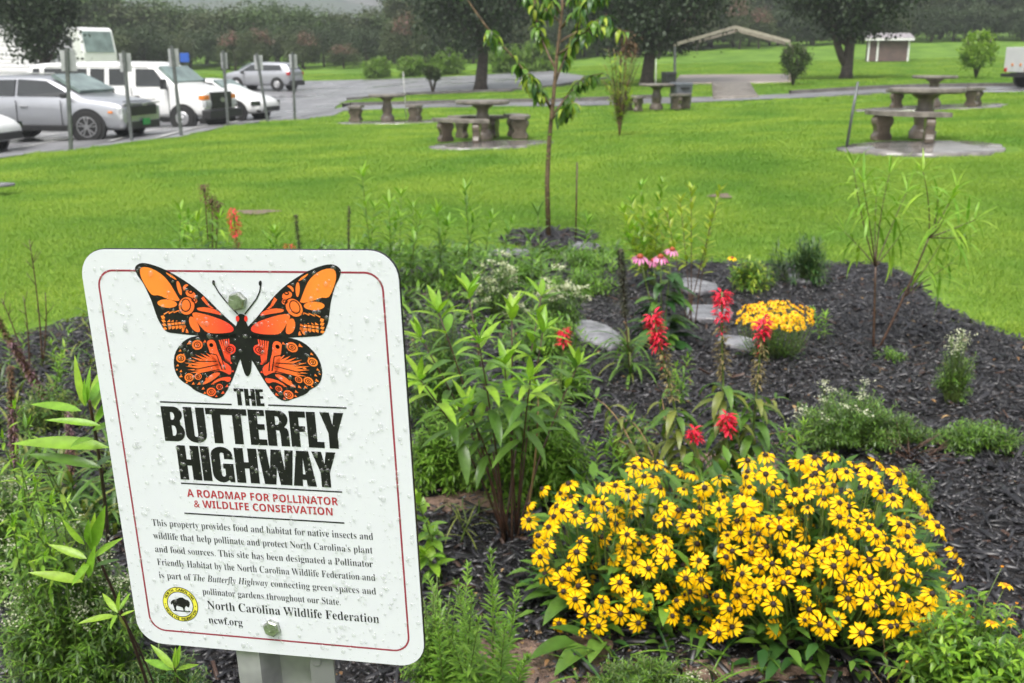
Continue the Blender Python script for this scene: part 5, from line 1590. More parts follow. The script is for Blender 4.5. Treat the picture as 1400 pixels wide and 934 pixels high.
# coneflowers
b = G(905, 480)
pl = Plant('coneflower', 'pink coneflowers with orange cones over big dark green leaves', 'flower', b)
for tx, ty, s in ((875, 352, .115), (903, 352, .11), (919, 342, .1), (893, 357, .09)):
    tp = P(tx, ty, b.y + U(0, .1)); pts_ = bez(b, b.lerp(tp, .5), tp, 6); pl.stem(pts_, .004, .003, 'stem_green', 5)
    put_flower(pl, tp, (U(-.15, .15), -.25, 1), s, ECH, ECHC)
for k in range(60):
    a = U(0, 6.283); z = U(.03, .42)
    pl.leaf(('ovate', .42, 1.1, 5), random.choice(['leaf_dark', 'leaf_mid', 'leaf_dark']), b + Vector((math.cos(a) * .03, math.sin(a) * .03 + .05, z)), (math.cos(a), math.sin(a), U(-.1, .7)), U(.12, .24) * (1.1 - z * 1.2))
pl.finish()
b = G(1002, 405)
pl = Plant('orange_coneflower', 'single small orange flower by the yellow-green bush', 'flower', b)
tp = P(1001, 353, b.y); pl.stem(bez(b, b.lerp(tp, .5), tp, 5), .003, .002, 'stem_green', 5); put_flower(pl, tp, (0, -.3, 1), .07, COR, ECHC)
for k in range(10): pl.leaf(('lance', .25, .6, 4), 'leaf_mid', b.lerp(tp, U(.1, .7)), (U(-1, 1), U(-1, 1), .6), .08)
pl.finish()

# foreground goldenrod plumes at the bottom centre
b = G(655, 1000)
pl = Plant('goldenrod', 'leafy light green spires in the bottom centre, right of the sign', 'plant', b)
for tx, ty, dy in ((671, 757, .1), (625, 800, 0), (705, 812, 0), (645, 815, -.1), (585, 790, .3), (598, 850, 0), (690, 860, -.1), (655, 850, -.2), (615, 870, -.1), (720, 900, 0), (675, 800, .2), (640, 775, .3)):
    bb = b + Vector((U(-.07, .07), U(-.05, .05), 0))
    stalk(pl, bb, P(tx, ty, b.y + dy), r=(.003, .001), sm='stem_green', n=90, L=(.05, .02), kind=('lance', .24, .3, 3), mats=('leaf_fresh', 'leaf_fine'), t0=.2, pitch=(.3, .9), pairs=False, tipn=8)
pl.finish(minpx=24, cap=200)

sprout('leafy_shoot', 'fresh green leafy shoot pressed against the right edge of the sign', (588, 800), [(572, 690, -.1), (590, 730, 0), (580, 760, -.1)], (.07, .06), kd=('ovate', .45, .6, 4), mats=('leaf_fresh', 'leaf_bright'), n=10, t0=.4)
sprout('leafy_shoot', 'thin wispy grass-like shoots on the mulch below the milkweed', (640, 742), [(610, 690), (632, 695), (655, 700)], (.1, .08), kd=('strap', .05, .9, 4), mats=('leaf_olive', 'leaf_mid'), n=6, t0=.1, tipn=2)
b = G(915, 940)
pl = Plant('grass_clump', 'coarse grass blades at the foot of the yellow daisies', 'plant', b)
for k in range(46):
    a = U(0, 6.283); e = U(.5, 1.3)
    pl.leaf(('strap', .035, 1.1, 6), random.choice(['leaf_mid', 'leaf_fresh', 'leaf_dark']), b + Vector((U(-.22, .3), U(-.06, .12), 0)), (math.cos(a) * math.cos(e), math.sin(a) * math.cos(e), math.sin(e)), U(.1, .22))
pl.finish()
b = G(790, 905)
pl = Plant('broad_leaf_seedling', 'two broad oval leaves on the clay at the left foot of the daisies', 'plant', b)
for dx, dy, L_, dr in ((0, .02, .15, (-.9, -.5, .35)), (.03, 0, .15, (-.7, -.8, .3)), (.06, .03, .12, (-.3, -.9, .4)), (.02, .05, .1, (-.9, .2, .5))):
    pl.leaf(('ovate', .4, .7, 6), 'leaf_mid', b + Vector((dx, dy, .04)), dr, L_)
pl.finish()

# tickseed flowers and buds on wiry stalks, bottom right
b = G(1330, 985)
pl = Plant('tickseed', 'wiry stalks with yellow flowers and round buds in the bottom right corner', 'flower', b)
for tx, ty, fl in ((1375, 800, 1), (1380, 850, 1), (1356, 852, 1), (1296, 838, 1), (1288, 870, 1), (1302, 872, 1), (1275, 868, 1), (1360, 826, 0), (1318, 815, 0), (1345, 830, 0), (1262, 870, 0), (1250, 888, 0), (1205, 852, 0), (1240, 905, 0),
                   (1390, 825, 0), (1330, 845, 0), (1184, 906, 0), (1212, 892, 0), (1280, 930, 1), (1370, 775, 0), (1308, 890, 0), (1350, 890, 0), (1160, 620, 2), (1398, 870, 1)):
    if fl == 2: continue
    tp = P(tx, ty, b.y + U(0, .25)); bb = b + Vector((U(-.12, .12), U(-.03, .12), 0))
    if tx < 1260: bb = b + Vector((-.16, .1, 0))
    pl.stem(bez(bb, bb.lerp(tp, .5), tp, 5), .0018, .001, 'stem_tan' if tx < 1260 else 'stem_green', 4)
    if fl: put_flower(pl, tp, (U(-.5, .5), U(-.7, .1), 1), U(.028, .042), COR, CORC)
    else:
        q = pl.put('bud', CORC, Matrix.Translation(tp) @ Matrix.Scale(.03, 4))
        pl.put('bud_tip', RUDC, Matrix.Translation(tp + Vector((0, 0, .004))) @ Matrix.Scale(.015, 4))
pl.finish()

# ---- left foreground
def fg(name, label, b, tips, **k):
    pl = Plant(name, label, 'plant', b, k.pop('group', None))
    for tx, ty, Y_ in tips:
        tp = P(tx, ty, Y_)
        stalk(pl, b + Vector((U(-.02, .02), U(-.02, .02), 0)), tp, **k)
    return pl.finish(minpx=26)
def fgshoot(name, label, bpx, node, Y_, leaves, sr=.003, sm='stem_brown', extra=0, wr=.2):
    b = G(*bpx); pl = Plant(name, label, 'plant', b, None)
    tp = P(*node, Y_)
    pts_ = bez(b, b.lerp(tp, .6) + Vector((.02, 0, 0)), tp, 8); pl.stem(pts_, sr * 1.4, sr * .7, sm, 6)
    for l in leaves:
        a, c = P(l[0], l[1], Y_), P(l[2], l[3], Y_ + (l[4] if len(l) > 4 else U(-.04, .03)))
        L_ = (c - a).length; d = (c - a).normalized() + Vector((0, 0, .12))
        up = Vector((U(-.3, .3), -.7, 1)) if abs(d.z) < .8 else Vector((U(-.4, .4), -1, .2))
        pl.leaf(('lance', wr, .28, 7), l[5] if len(l) > 5 else 'leaf_bright', a, d, L_ * 1.03, up)
    return pl.finish(minpx=20)
fgshoot('milkweed', 'milkweed shoot with fresh lime leaves left of the lower sign edge', (215, 985), (121, 735), 1.5,
        [(116, 745, 81, 715), (123, 750, 130, 706), (124, 752, 144, 704), (119, 764, 64, 747), (114, 796, 39, 786), (128, 762, 166, 738), (116, 768, 110, 800), (121, 790, 128, 750), (130, 775, 165, 765, .05, 'leaf_mid'), (122, 770, 100, 800, -.06), (122, 745, 118, 720)])
fgshoot('milkweed', 'small milkweed shoot touching the lower left sign edge', (225, 990), (163, 836), 1.45, [(161, 838, 138, 812), (162, 836, 161, 811), (163, 836, 178, 810), (158, 842, 107, 854), (165, 842, 185, 835), (163, 842, 172, 862, 0, 'leaf_olive'), (160, 840, 150, 860)], .002)
fgshoot('milkweed', 'small milkweed shoot below the left corner of the sign', (240, 1010), (238, 912), 1.4, [(238, 915, 205, 882), (239, 914, 247, 884), (238, 916, 195, 905), (241, 916, 273, 910), (239, 918, 250, 940), (240, 914, 238, 888)], .002)
fgshoot('milkweed', 'tall milkweed with long arching leaves beside the left sign edge', (150, 800), (122, 548), 1.7,
        [(112, 562, 38, 556), (138, 582, 60, 577), (150, 612, 12, 612), (140, 640, 34, 625, 0, 'leaf_mid'), (116, 556, 97, 488), (120, 552, 120, 502), (118, 556, 112, 520), (122, 552, 150, 508, .1), (130, 580, 165, 530, .1), (125, 590, 180, 575, .1), (128, 600, 100, 610, -.1), (132, 640, 160, 620, .1, 'leaf_mid'), (130, 560, 140, 500, .15), (128, 655, 95, 690, -.05, 'leaf_mid')], .004, wr=.15)
kw2 = dict(n=26, L=(.06, .035), kind=('lance', .2, .4, 4), mats=('leaf_fresh', 'leaf_bright'), t0=.3, pitch=(.2, .8), tipn=5, sm='stem_green', r=(.003, .001), pairs=False)
for k, (tx, ty, l_) in enumerate([(52, 660, 'yellow-green leafy stem leaning right of the topmost one'), (18, 720, 'yellow-green leafy stem in front of the left mound'), (60, 760, 'yellow-green leafy stem poking out of the soft mound'), (30, 640, 'yellow-green leafy stem nearest the left edge, topmost'), (4, 600, 'yellow-green leafy stem cut by the left edge'), (70, 690, 'yellow-green leafy stem above the soft mound'), (0, 690, 'yellow-green stem low at the left edge'), (45, 720, 'yellow-green stem sunk in the soft mound'), (20, 560, 'thin yellow-green stem over the mauve spike')]):
    fg('leafy_aster', l_, G(20 + k * 18, 860), [(tx, ty, 1.95), (tx + 18, ty + 22, 2.0)], **dict(kw2, group='yellow-green stems at the left edge'))
# strap-leaved clumps
def straps(label, px, py, n, L, spread=.08, mats=('leaf_strap', 'leaf_mid', 'leaf_olive')):
    b = G(px, py); pl = Plant('lilyturf', label, 'plant', b, 'strap-leaved clumps')
    for k in range(n):
        a = U(0, 6.283); e = U(.45, 1.4)
        pl.leaf(('strap', .05, 1.5, 7), random.choice(mats), b + Vector((U(-spread, spread), U(-spread, spread), .0)), (math.cos(a) * math.cos(e), math.sin(a) * math.cos(e), math.sin(e)), U(*L))
    pl.finish(cap=120)
b = G(1250, 630)
pl = Plant('dead_stems', 'clump of dead reddish-brown stems between the right-hand asters', 'plant', b)
for k in range(26):
    a = U(0, 6.283); pl.stem([b + Vector((U(-.04, .04), U(-.04, .04), 0)), b + Vector((math.cos(a) * U(.05, .16), math.sin(a) * .12, U(.03, .13)))], .0025, .0015, 'stem_brown', 4)
pl.finish()
n = 900
xx = rng.normal(clays[0][0][0] - .19, .22, n); yy = rng.normal(sum(q[1] for q in clays[0]) / 22, .14, n)
tag(ob('clay_crumbs', scatter_mesh('clay_crumbs', ('ovate', .8, .9, 2), np.stack([xx, yy, TZ(xx, yy) + .016], 1), rng.normal(size=(n, 3)) * np.array([1, 1, .4]), np.tile([0, 0, 1.], (n, 1)), rng.uniform(.004, .018, n), [MT['clay'], MT['litter']], (rng.random(n) < .25).astype(int)), kind='stuff'),
    'reddish clay crumbs strewn over the bare soil at the bottom', 'soil')
straps('arching strap-leaved clump beside the left sign edge', 125, 725, 110, (.16, .3))
straps('strap-leaved clump below the mauve gayfeather spike', 55, 640, 80, (.14, .26))
straps('strap-leaved clump behind the left edge of the sign', 165, 640, 70, (.16, .28))
straps('narrow grassy clump at the far left of the bed', 25, 590, 70, (.12, .22), .12, ('leaf_mid', 'leaf_olive', 'leaf_grey'))
straps('narrow grassy tuft at the left rim of the bed', 90, 500, 60, (.1, .18), .2, ('leaf_olive', 'leaf_grey', 'leaf_mid'))
for lb, bb, tips in (('dark bare twig standing at the left rim of the bed', (58, 500), [(40, 328), (62, 400)]), ('dark bare forked twig at the left edge', (40, 520), [(2, 408), (32, 405)])):
    b = G(*bb); pl = Plant('bare_twig', lb, 'twig', b)
    for tx, ty in tips:
        tp = P(tx, ty, b.y); pts_ = bez(b, b.lerp(tp, .5) + Vector((.02, 0, 0)), tp, 8); pl.stem(pts_, .005, .002, 'stem_brown', 5)
        for q in range(7):
            s, d = along(pts_, U(.3, .95)); pl.stem([s, s + Vector((U(-.05, .05), 0, U(.02, .07)))], .002, .001, 'stem_brown', 4)
    pl.finish()

# ---- young tree in the middle
b = ring.copy(); b.z = tz(b.x, b.y)
t = Plant('young_tree', 'young tree with limp hanging leaves in the middle of the lawn', 'tree', b)
Yt = b.y
def pt(px, py, dy=0): return P(px, py, Yt + dy)
t.stem([b, pt(748, 250), pt(751, 190), pt(757, 130), pt(762, 70), pt(768, 20), pt(772, -60)], .023, .01, 'bark_young', 10)
brs = [[(753, 150), (738, 110, .1), (718, 100, .2)], [(757, 120), (768, 85, .1), (785, 50, .2), (800, 0, .2), (806, -40, .2)], [(752, 145), (735, 125, -.2), (722, 100, -.3)], [(760, 95), (735, 50, .2), (730, 10, .2), (735, -40, .2)],
       [(762, 75), (790, 60, -.2), (812, 30, -.3), (830, 20, -.3)], [(754, 160), (775, 130, .2), (800, 105, .3), (825, 100, .3)], [(768, 20), (750, 0), (740, -30, 0)], [(768, 10), (790, -10, .1), (815, -20, .1)], [(675, 50), (640, 5, 0), (625, -25, 0)],
       [(755, 150), (715, 90, 0), (680, 55, 0), (668, 40, 0)], [(762, 60), (795, 35, .2), (835, 35, .2), (858, 45, .2)], [(753, 165), (765, 150, -.2), (785, 140, -.3)], [(766, 40), (790, 5, -.2), (830, -15, -.3)], [(766, 30), (745, 10, .3), (718, -5, .4)]]
for br in brs:
    ps = [pt(*q) for q in br]
    ps = bez(ps[0], ps[1], ps[2], 6) + ps[3:] if len(ps) > 2 else ps
    t.stem(ps, .011, .004, 'bark_young', 6)
    for k in range(58):
        q, d = along(ps, U(.35, 1)) if br[0][0] != 675 else along(ps, U(.9, 1.0))
        if br[0][0] == 755 and q.z > 0 and U(0, 1) < .55: q, d = along(ps, U(.85, 1))
        a = U(0, 6.283)
        t.leaf(('lance', .3, 1.3, 5), random.choice(['leaf_mid', 'leaf_mid', 'leaf_dark', 'leaf_fresh', 'leaf_yellow']), q, (math.cos(a) * .9, math.sin(a) * .9, U(-1.1, .1)), U(.09, .16))
        if k % 6 == 0: t.stem([q, q + Vector((math.cos(a) * .06, math.sin(a) * .06, -.02))], .003, .002, 'bark_young', 4)
for k in range(40):
    z = U(.1, 1.15); a = U(0, 6.28)
    t.leaf(('lance', .25, .8, 4), 'leaf_bright', b + Vector((math.cos(a) * .03, math.sin(a) * .03, z)), (math.cos(a), math.sin(a), .8), U(.05, .09))
t.finish(minpx=14, cap=290)

# thin bare sapling on the lawn
b = G(847, 187)
pl = Plant('bare_sapling', 'thin yellowing sapling with a brown tuft of dead leaves on the lawn', 'tree', b)
Ys = b.y
for k in range(22):
    tx = 850 + U(-30, 28); ty = U(60, 130)
    tp = P(tx, ty, Ys + U(-.3, .3)); pl.stem(bez(b, P(848 + (tx - 850) * .2, 130, Ys), tp, 7), .013, .005, 'stem_tan' if k % 2 else 'stem_brown', 5)
    for q in range(16):
        s = b.lerp(tp, U(.2, .95)); pl.leaf(('lance', .2, .6, 3), random.choice(['leaf_olive', 'leaf_yellow', 'leaf_olive']), s, (U(-1, 1), U(-1, 1), U(.2, 1)), U(.12, .22))
tp = P(858, 65, Ys)
P_ = np.array([(tp.x - b.x + random.gauss(0, .09), tp.y - b.y + random.gauss(0, .09), tp.z - b.z + random.gauss(0, .13)) for _ in range(220)])
ob('dead_leaves', scatter_mesh('dead_leaves', ('lance', .35, .8, 3), P_, rng.normal(size=(220, 3)), np.tile([0, 0, 1.], (220, 1)), rng.uniform(.06, .12, 220), [MT['seed_brown']]), pl.root, kind='stuff')
pl.finish(minpx=20)

# rain-wet weedy blades in the back strip of the bed
n = 5200
xx = rng.uniform(-1.6, .9, n); yy = rng.uniform(5.6, 8.3, n)
k_ = (rng.random(n) < .9) & ~inpoly(xx, yy, [(.15, 5), (1, 5), (1, 7.2), (.4, 7.4)])
xx, yy = xx[k_], yy[k_]; n = len(xx)
az = rng.random(n) * 6.283; e = rng.uniform(.3, 1.3, n)
tag(ob('weeds', scatter_mesh('weeds', ('strap', .16, .9, 3), np.stack([xx, yy, TZ(xx, yy)], 1), np.stack([np.cos(az) * np.cos(e), np.sin(az) * np.cos(e), np.sin(e)], 1), np.tile([0, 0, 1.], (n, 1)), rng.uniform(.05, .15, n), [MT['leaf_fresh'], MT['leaf_grey']], rng.integers(0, 2, n)), kind='stuff'),
    'low green weeds between the plants at the back of the bed', 'weeds')
n = 1600
xx = rng.uniform(-2.6, -1.2, n); yy = rng.uniform(3.0, 6.2, n)
az = rng.random(n) * 6.283; e = rng.uniform(.3, 1.3, n)
tag(ob('weeds', scatter_mesh('weeds', ('strap', .1, .9, 3), np.stack([xx, yy, TZ(xx, yy)], 1), np.stack([np.cos(az) * np.cos(e), np.sin(az) * np.cos(e), np.sin(e)], 1), np.tile([0, 0, 1.], (n, 1)), rng.uniform(.05, .14, n), [MT['leaf_olive'], MT['leaf_grey']], rng.integers(0, 2, n)), kind='stuff'),
    'thin straggling grass at the left rim of the bed', 'weeds')

# wispy filler stems through the middle of the bed and along its left rim
FL = [((830, 690), [(815, 610), (835, 590), (850, 620)], 'thin pale shoots left of the wilted lobelia'), ((870, 640), [(862, 560), (880, 575)], 'thin pale shoots behind the wilted lobelia'),
      ((1085, 660), [(1075, 590), (1092, 600), (1100, 580)], 'thin pale shoots between the red spikes and the white aster'), ((930, 560), [(925, 500), (940, 490), (915, 510)], 'short pale shoots behind the leftmost red spike'),
      ((640, 640), [(625, 560), (640, 545), (655, 570)], 'pale shoots between sign and milkweed stems'), ((80, 560), [(70, 470), (95, 455), (85, 490)], 'straggling shoots at the left rim, behind the tall milkweed'),
      ((20, 520), [(12, 450), (35, 440)], 'straggling shoots by the forked twig'), ((1120, 470), [(1128, 430), (1112, 425)], 'tiny shoots right of the golden clump'), ((830, 400), [(825, 340), (838, 330), (815, 345)], 'pale shoots left of the dark bottlebrush stalk')]
for bp_, tips, lb in FL:
    sprout('wispy_shoot', lb, bp_, tips, (.06, .04), kd=('lance', .2, .5, 4), mats=('leaf_fresh', 'leaf_bright'), n=26, t0=.15, sm='stem_green', pitch=(.3, .9), group='wispy shoots in the bed', r=(.0025, .001))
mound('low_greens', 'soft green tuft left of the first cardinal flower stem', 880, 690, 70, 630, ['leaf_fresh', 'leaf_olive', 'leaf_mid'], (.03, .05), 30, 16, .7)
mound('low_greens', 'fine green fringe along the left rim of the bed', 60, 600, 120, 520, ['leaf_grey', 'leaf_mid', 'leaf_olive'], (.03, .05), 50, 18, .7)
mound('low_greens', 'fine green tuft under the right milkweed', 1215, 500, 60, 470, ['leaf_fresh', 'leaf_mid'], (.03, .05), 14, 12, .7)

# ================================================================ THE SIGN
SO = Vector((-0.39692125, 0.92532301, 1.33231527))      # top left corner of the sign
SA = Vector((0.97854576, -0.20334998, 0.03312077)).normalized()
SB = Vector((0.03454861, 0.01386654, -0.99930682)); SB = (SB - SA * SB.dot(SA)).normalized()
SN = SB.cross(SA).normalized()
if SN.dot(EYE - SO) < 0: SN = -SN
SW, SH = .305, .4087
# sign frame: x right, y up, z towards the reader; origin at the middle of the top edge
O0 = SO + SA * (SW / 2)
SM = Matrix(((SA.x, -SB.x, SN.x, O0.x), (SA.y, -SB.y, SN.y, O0.y), (SA.z, -SB.z, SN.z, O0.z), (0, 0, 0, 1)))
def S(px, py):
    d = ray(px, py)
    t = (SO - EYE).dot(SN) / d.dot(SN)
    q = EYE + d * t - O0
    return q.dot(SA), -q.dot(SB)
sg = bpy.data.objects.new('butterfly_sign', None); COL.objects.link(sg); sg.matrix_world = SM
tag(sg, 'white butterfly habitat sign with a large orange butterfly on a steel post', 'sign')
def rrect(x0, y0, x1, y1, r, n=8):
    out = []
    for cx, cy, a0 in ((x1 - r, y1 - r, 0), (x0 + r, y1 - r, 90), (x0 + r, y0 + r, 180), (x1 - r, y0 + r, 270)):
        for k in range(n + 1):
            a = R(a0 + 90 * k / n); out.append((cx + r * math.cos(a), cy + r * math.sin(a)))
    return out
MB().prism(rrect(-SW / 2, -SH, SW / 2, 0, .026), -.0012, 0, MT['sign_white']).build('panel', sg)
MB().prism(rrect(-SW / 2 - .0006, -SH - .0006, SW / 2 + .0006, .0006, .0266), -.0036, -.0013, MT['ink_black']).build('backing', sg)
zl = [.00012]
def flat(name, polys, m, dz=None, parent=None):
    """printed shapes: polys of (x,y) in the sign plane"""
    z = zl[0] if dz is None else dz
    b = MB()
    for poly in polys:
        tri = tessellate_polygon([[Vector((x, y, 0)) for x, y in poly]])
        b.add([(x, y, z) for x, y in poly], [tuple(t) for t in tri], MT[m])
    me = b.mesh(name, recalc=False)
    bm = bmesh.new(); bm.from_mesh(me)
    for f in bm.faces:
        if f.normal.z < 0: f.normal_flip()
    bm.to_mesh(me); bm.free()
    return ob(name, me, parent or sg)
def strip(ptsl, wd, closed=False):
    """polyline as quads"""
    out = []
    n = len(ptsl)
    rng_ = range(n if closed else n - 1)
    for i in rng_:
        a, b = ptsl[i], ptsl[(i + 1) % n]
        dx, dy = b[0] - a[0], b[1] - a[1]; l = math.hypot(dx, dy) or 1e-9
        nx, ny = -dy / l * wd / 2, dx / l * wd / 2
        ex, ey = dx / l * wd * .3, dy / l * wd * .3
        out.append([(a[0] + nx - ex, a[1] + ny - ey), (b[0] + nx + ex, b[1] + ny + ey), (b[0] - nx + ex, b[1] - ny + ey), (a[0] - nx - ex, a[1] - ny - ey)])
    return out
# maroon border line
br_ = [S(133, 367), S(526, 373), S(559, 892), S(204, 861)]
x0 = (br_[0][0] + br_[3][0]) / 2; x1 = (br_[1][0] + br_[2][0]) / 2; y1 = (br_[0][1] + br_[1][1]) / 2; y0 = (br_[2][1] + br_[3][1]) / 2
o_ = rrect(x0, y0, x1, y1, .017); i_ = rrect(x0 + .0018, y0 + .0018, x1 - .0018, y1 - .0018, .0152)
b = MB(); n = len(o_)
b.add([(x, y, .00015) for x, y in o_ + i_], [(k, (k + 1) % n, n + (k + 1) % n, n + k) for k in range(n)], MT['ink_maroon'])
b.build('border_line', sg)

# butterfly, traced on one side and mirrored
def Z7(x, y): return S(170 + x / 4.448, 350 + y / 4.448)
ax = (Z7(713, 400)[0] + Z7(752, 735)[0]) / 2
def half(pts_, s=1):
    o = [Z7(*p) for p in pts_]
    return o if s > 0 else [(2 * ax - x, y) for x, y in o]
def both(pl_): return [half(p, s) for p in pl_ for s in (1, -1)]
def sm(poly, it=1):
    return smooth_poly([tuple(p) for p in poly], it)
fore = sm([(63, 75), (75, 55), (100, 42), (140, 44), (200, 62), (270, 92), (345, 135), (420, 185), (490, 245), (560, 315), (620, 375), (690, 435), (713, 470), (700, 497), (600, 495), (500, 488), (400, 480), (320, 472), (265, 465), (240, 445), (225, 420), (205, 385), (190, 345), (175, 300), (165, 270), (140, 215), (115, 165), (85, 125), (72, 100)])
hind = sm([(720, 470), (600, 480), (500, 480), (420, 488), (370, 510), (335, 545), (308, 590), (300, 640), (305, 690), (325, 735), (355, 765), (400, 790), (425, 815), (470, 835), (510, 850), (550, 868), (590, 862), (620, 830), (650, 770), (675, 710), (695, 650), (712, 615), (716, 560)])
zl[0] = .00030
bw = flat('butterfly_print', both([fore, hind]), 'ink_black')
zl[0] = .00042
def ell(cx, cy, rx, ry, rot=0, n=22):
    c_, s_ = math.cos(R(rot)), math.sin(R(rot))
    return [(cx + rx * math.cos(a) * c_ - ry * math.sin(a) * s_, cy + rx * math.cos(a) * s_ + ry * math.sin(a) * c_) for a in [k / n * 6.2832 for k in range(n)]]
og = [sm([(95, 72), (130, 65), (180, 80), (235, 115), (275, 160), (305, 210), (328, 250), (342, 272), (310, 273), (260, 260), (215, 238), (172, 240), (150, 215), (120, 165), (98, 118)], 1),
      ell(262, 289, 60, 25, 5), ell(380, 303, 51, 56), sm([(398, 366), (425, 372), (450, 410), (465, 460), (440, 464), (410, 440), (393, 400)]),
      sm([(422, 340), (480, 350), (545, 370), (600, 390), (645, 415), (668, 440), (662, 460), (610, 470), (540, 470), (500, 464), (470, 435), (440, 395), (412, 358)]),
      sm([(440, 314), (500, 310), (565, 328), (600, 362), (540, 348), (480, 337), (448, 330)]), ell(405, 232, 34, 20, 30), ell(425, 268, 22, 16, 40),
      sm([(318, 150), (334, 155), (350, 200), (352, 240), (338, 235), (320, 190)]), sm([(250, 96), (300, 122), (325, 148), (300, 138), (262, 112)]), sm([(355, 190), (372, 170), (395, 175), (375, 190), (365, 215)])]
for k in range(5):   # lattice in the lower corner of the forewing
    x = 262 + k * 22
    og.append([(x, 398 + k * 2), (x + 16, 385 + k * 3), (x + 26, 440 - k * 2), (x + 10, 448 - k)])
for k in range(5):
    x = 240 + k * 30
    og.append([(x, 350 - k * 5), (x + 34, 334 - k * 3), (x + 34, 339 - k * 3), (x + 3, 358 - k * 5)])
for k in range(4):
    og.append([(222 + k * 4, 365 + k * 24), (240 + k * 4, 360 + k * 24), (250 + k * 4, 378 + k * 22), (232 + k * 5, 384 + k * 22)])
og += [[(350, 430), (364, 400), (372, 430), (362, 462), (352, 462)], [(378, 440), (388, 452), (392, 468), (374, 466)], [(468, 258), (482, 244), (520, 300), (500, 296)], [(505, 300), (520, 298), (545, 318), (528, 316)]]
roses = [(445, 540, 33), (643, 567, 36), (345, 622, 29), (395, 738, 28), (450, 732, 22), (530, 826, 29), (580, 795, 20)]
for x, y, r_ in roses: og.append(ell(x, y, r_, r_ * .92, 0, 16))
# bird-like fan and its feathers
og.append(sm([(500, 520), (530, 505), (555, 520), (570, 580), (600, 640), (645, 665), (655, 700), (645, 725), (610, 705), (560, 690), (540, 640), (512, 560)]))
for (x, y) in ((360, 560), (380, 585), (355, 672), (350, 695), (400, 700), (352, 650)):
    pass
for k in range(9):
    a = R(172 + k * 7.5); L_ = 275 - abs(k - 3.5) * 14
    cx, cy = 625, 690
    ux, uy = math.cos(a), math.sin(a)
    ax1, ay1 = cx + ux * 50, cy + uy * 50 * .75; ex_, ey_ = cx + ux * L_, cy + uy * L_ * .62
    og.append([(ax1 - uy * 4, ay1 + ux * 4), (ex_ * .6 + ax1 * .4 - uy * 8, ey_ * .6 + ay1 * .4 + ux * 8), (ex_, ey_), (ex_ * .6 + ax1 * .4 + uy * 7, ey_ * .6 + ay1 * .4 - ux * 7), (ax1 + uy * 3, ay1 - ux * 3)])
og.append(sm([(560, 706), (590, 712), (560, 740), (515, 770), (470, 785), (500, 750), (525, 722)]))
og.append(sm([(655, 735), (640, 770), (600, 752), (560, 768), (520, 788), (560, 750), (610, 735)]))
for k in range(5):   # rays beside the body
    og.append([(575 + k * 14, 512 - k * 2), (583 + k * 14, 510 - k * 2), (612 + k * 9, 590 + k * 14), (618 + k * 7, 640 + k * 4), (605 + k * 8, 600 + k * 8)])
for x, y, r_ in ((395, 528, 13), (340, 575, 9), (360, 600, 8), (490, 520, 10), (325, 665, 9), (345, 700, 9), (345, 730, 11), (420, 775, 10), (380, 768, 8), (455, 775, 11), (480, 805, 10), (490, 832, 9), (600, 830, 11), (625, 790, 10), (560, 852, 8), (650, 650, 8), (660, 700, 8), (500, 745, 9), (400, 660, 12), (320, 690, 7), (540, 775, 9)):
    og.append([(x - r_, y + r_ * .7), (x + r_ * .2, y - r_), (x + r_, y + r_ * .5)])
flat('wing_colour', both(og), 'ink_wing', parent=bw)
zl[0] = .00052
dk = []
def ringp(cx, cy, rx, ry, wd, n=20):
    return strip([Z7(*q) for q in ell(cx, cy, rx, ry, 0, n)], wd, True)
dks = []
for cx, cy, rx, ry, wd in [(375, 299, 29, 38, .0009), (380, 303, 51, 57, .0010), (405, 217, 12, 9, .0010), (425, 268, 12, 9, .0008), (530, 541, 5, 5, .0022)] + [(x + 1, y, r_ * .6, r_ * .52, .0007) for x, y, r_ in roses] + [(x, y, r_ * .2, r_ * .2, .0007) for x, y, r_ in roses]:
    dks += ringp(cx, cy, rx, ry, wd)
for l in ([(262, 405), (370, 395)], [(265, 425), (370, 415)], [(285, 360), (345, 350)], [(560, 600), (450, 575)], [(560, 640), (430, 640)], [(570, 660), (430, 690)], [(580, 690), (470, 712)]):
    dks += strip([Z7(*q) for q in l], .0009)
dks += [[Z7(*q) for q in p] for p in ([(300, 345), (318, 352), (310, 392), (294, 384)], [(330, 365), (358, 385), (350, 405), (322, 385)], [(560, 600), (566, 602), (600, 690), (592, 690)], [(590, 620), (596, 622), (618, 690), (610, 690)])]
flat('wing_lines', dks, 'ink_black', parent=bw)['kind'] = 'stuff'
flat('wing_lines', [[(2 * ax - x, y) for x, y in p] for p in dks], 'ink_black', parent=bw)['kind'] = 'stuff'
zl[0] = .0006
bp = [sm([Z7(*q) for q in [(690, 355), (713, 350), (738, 358), (740, 395), (755, 430), (775, 470), (782, 540), (778, 600), (775, 660), (770, 710), (752, 735), (735, 720), (718, 670), (706, 620), (690, 560), (682, 500), (676, 440), (690, 400)]])]
bp += strip([Z7(*q) for q in [(690, 352), (650, 310), (610, 265), (575, 220), (552, 180), (546, 160)]], .0012) + strip([Z7(*q) for q in [(735, 352), (775, 300), (805, 260), (825, 215), (830, 180), (828, 160)]], .0012)
bp += [[Z7(*q) for q in ell(545, 162, 9, 16, -10)], [Z7(*q) for q in ell(828, 165, 9, 16, 5)]]
flat('butterfly_body', bp, 'ink_black', parent=bw)
zl[0] = .0007
flat('butterfly_eye', [[Z7(*q) for q in ell(690, 380, 11, 18)], [Z7(*q) for q in ell(741, 380, 10, 18)]], 'ink_wing', parent=bw)

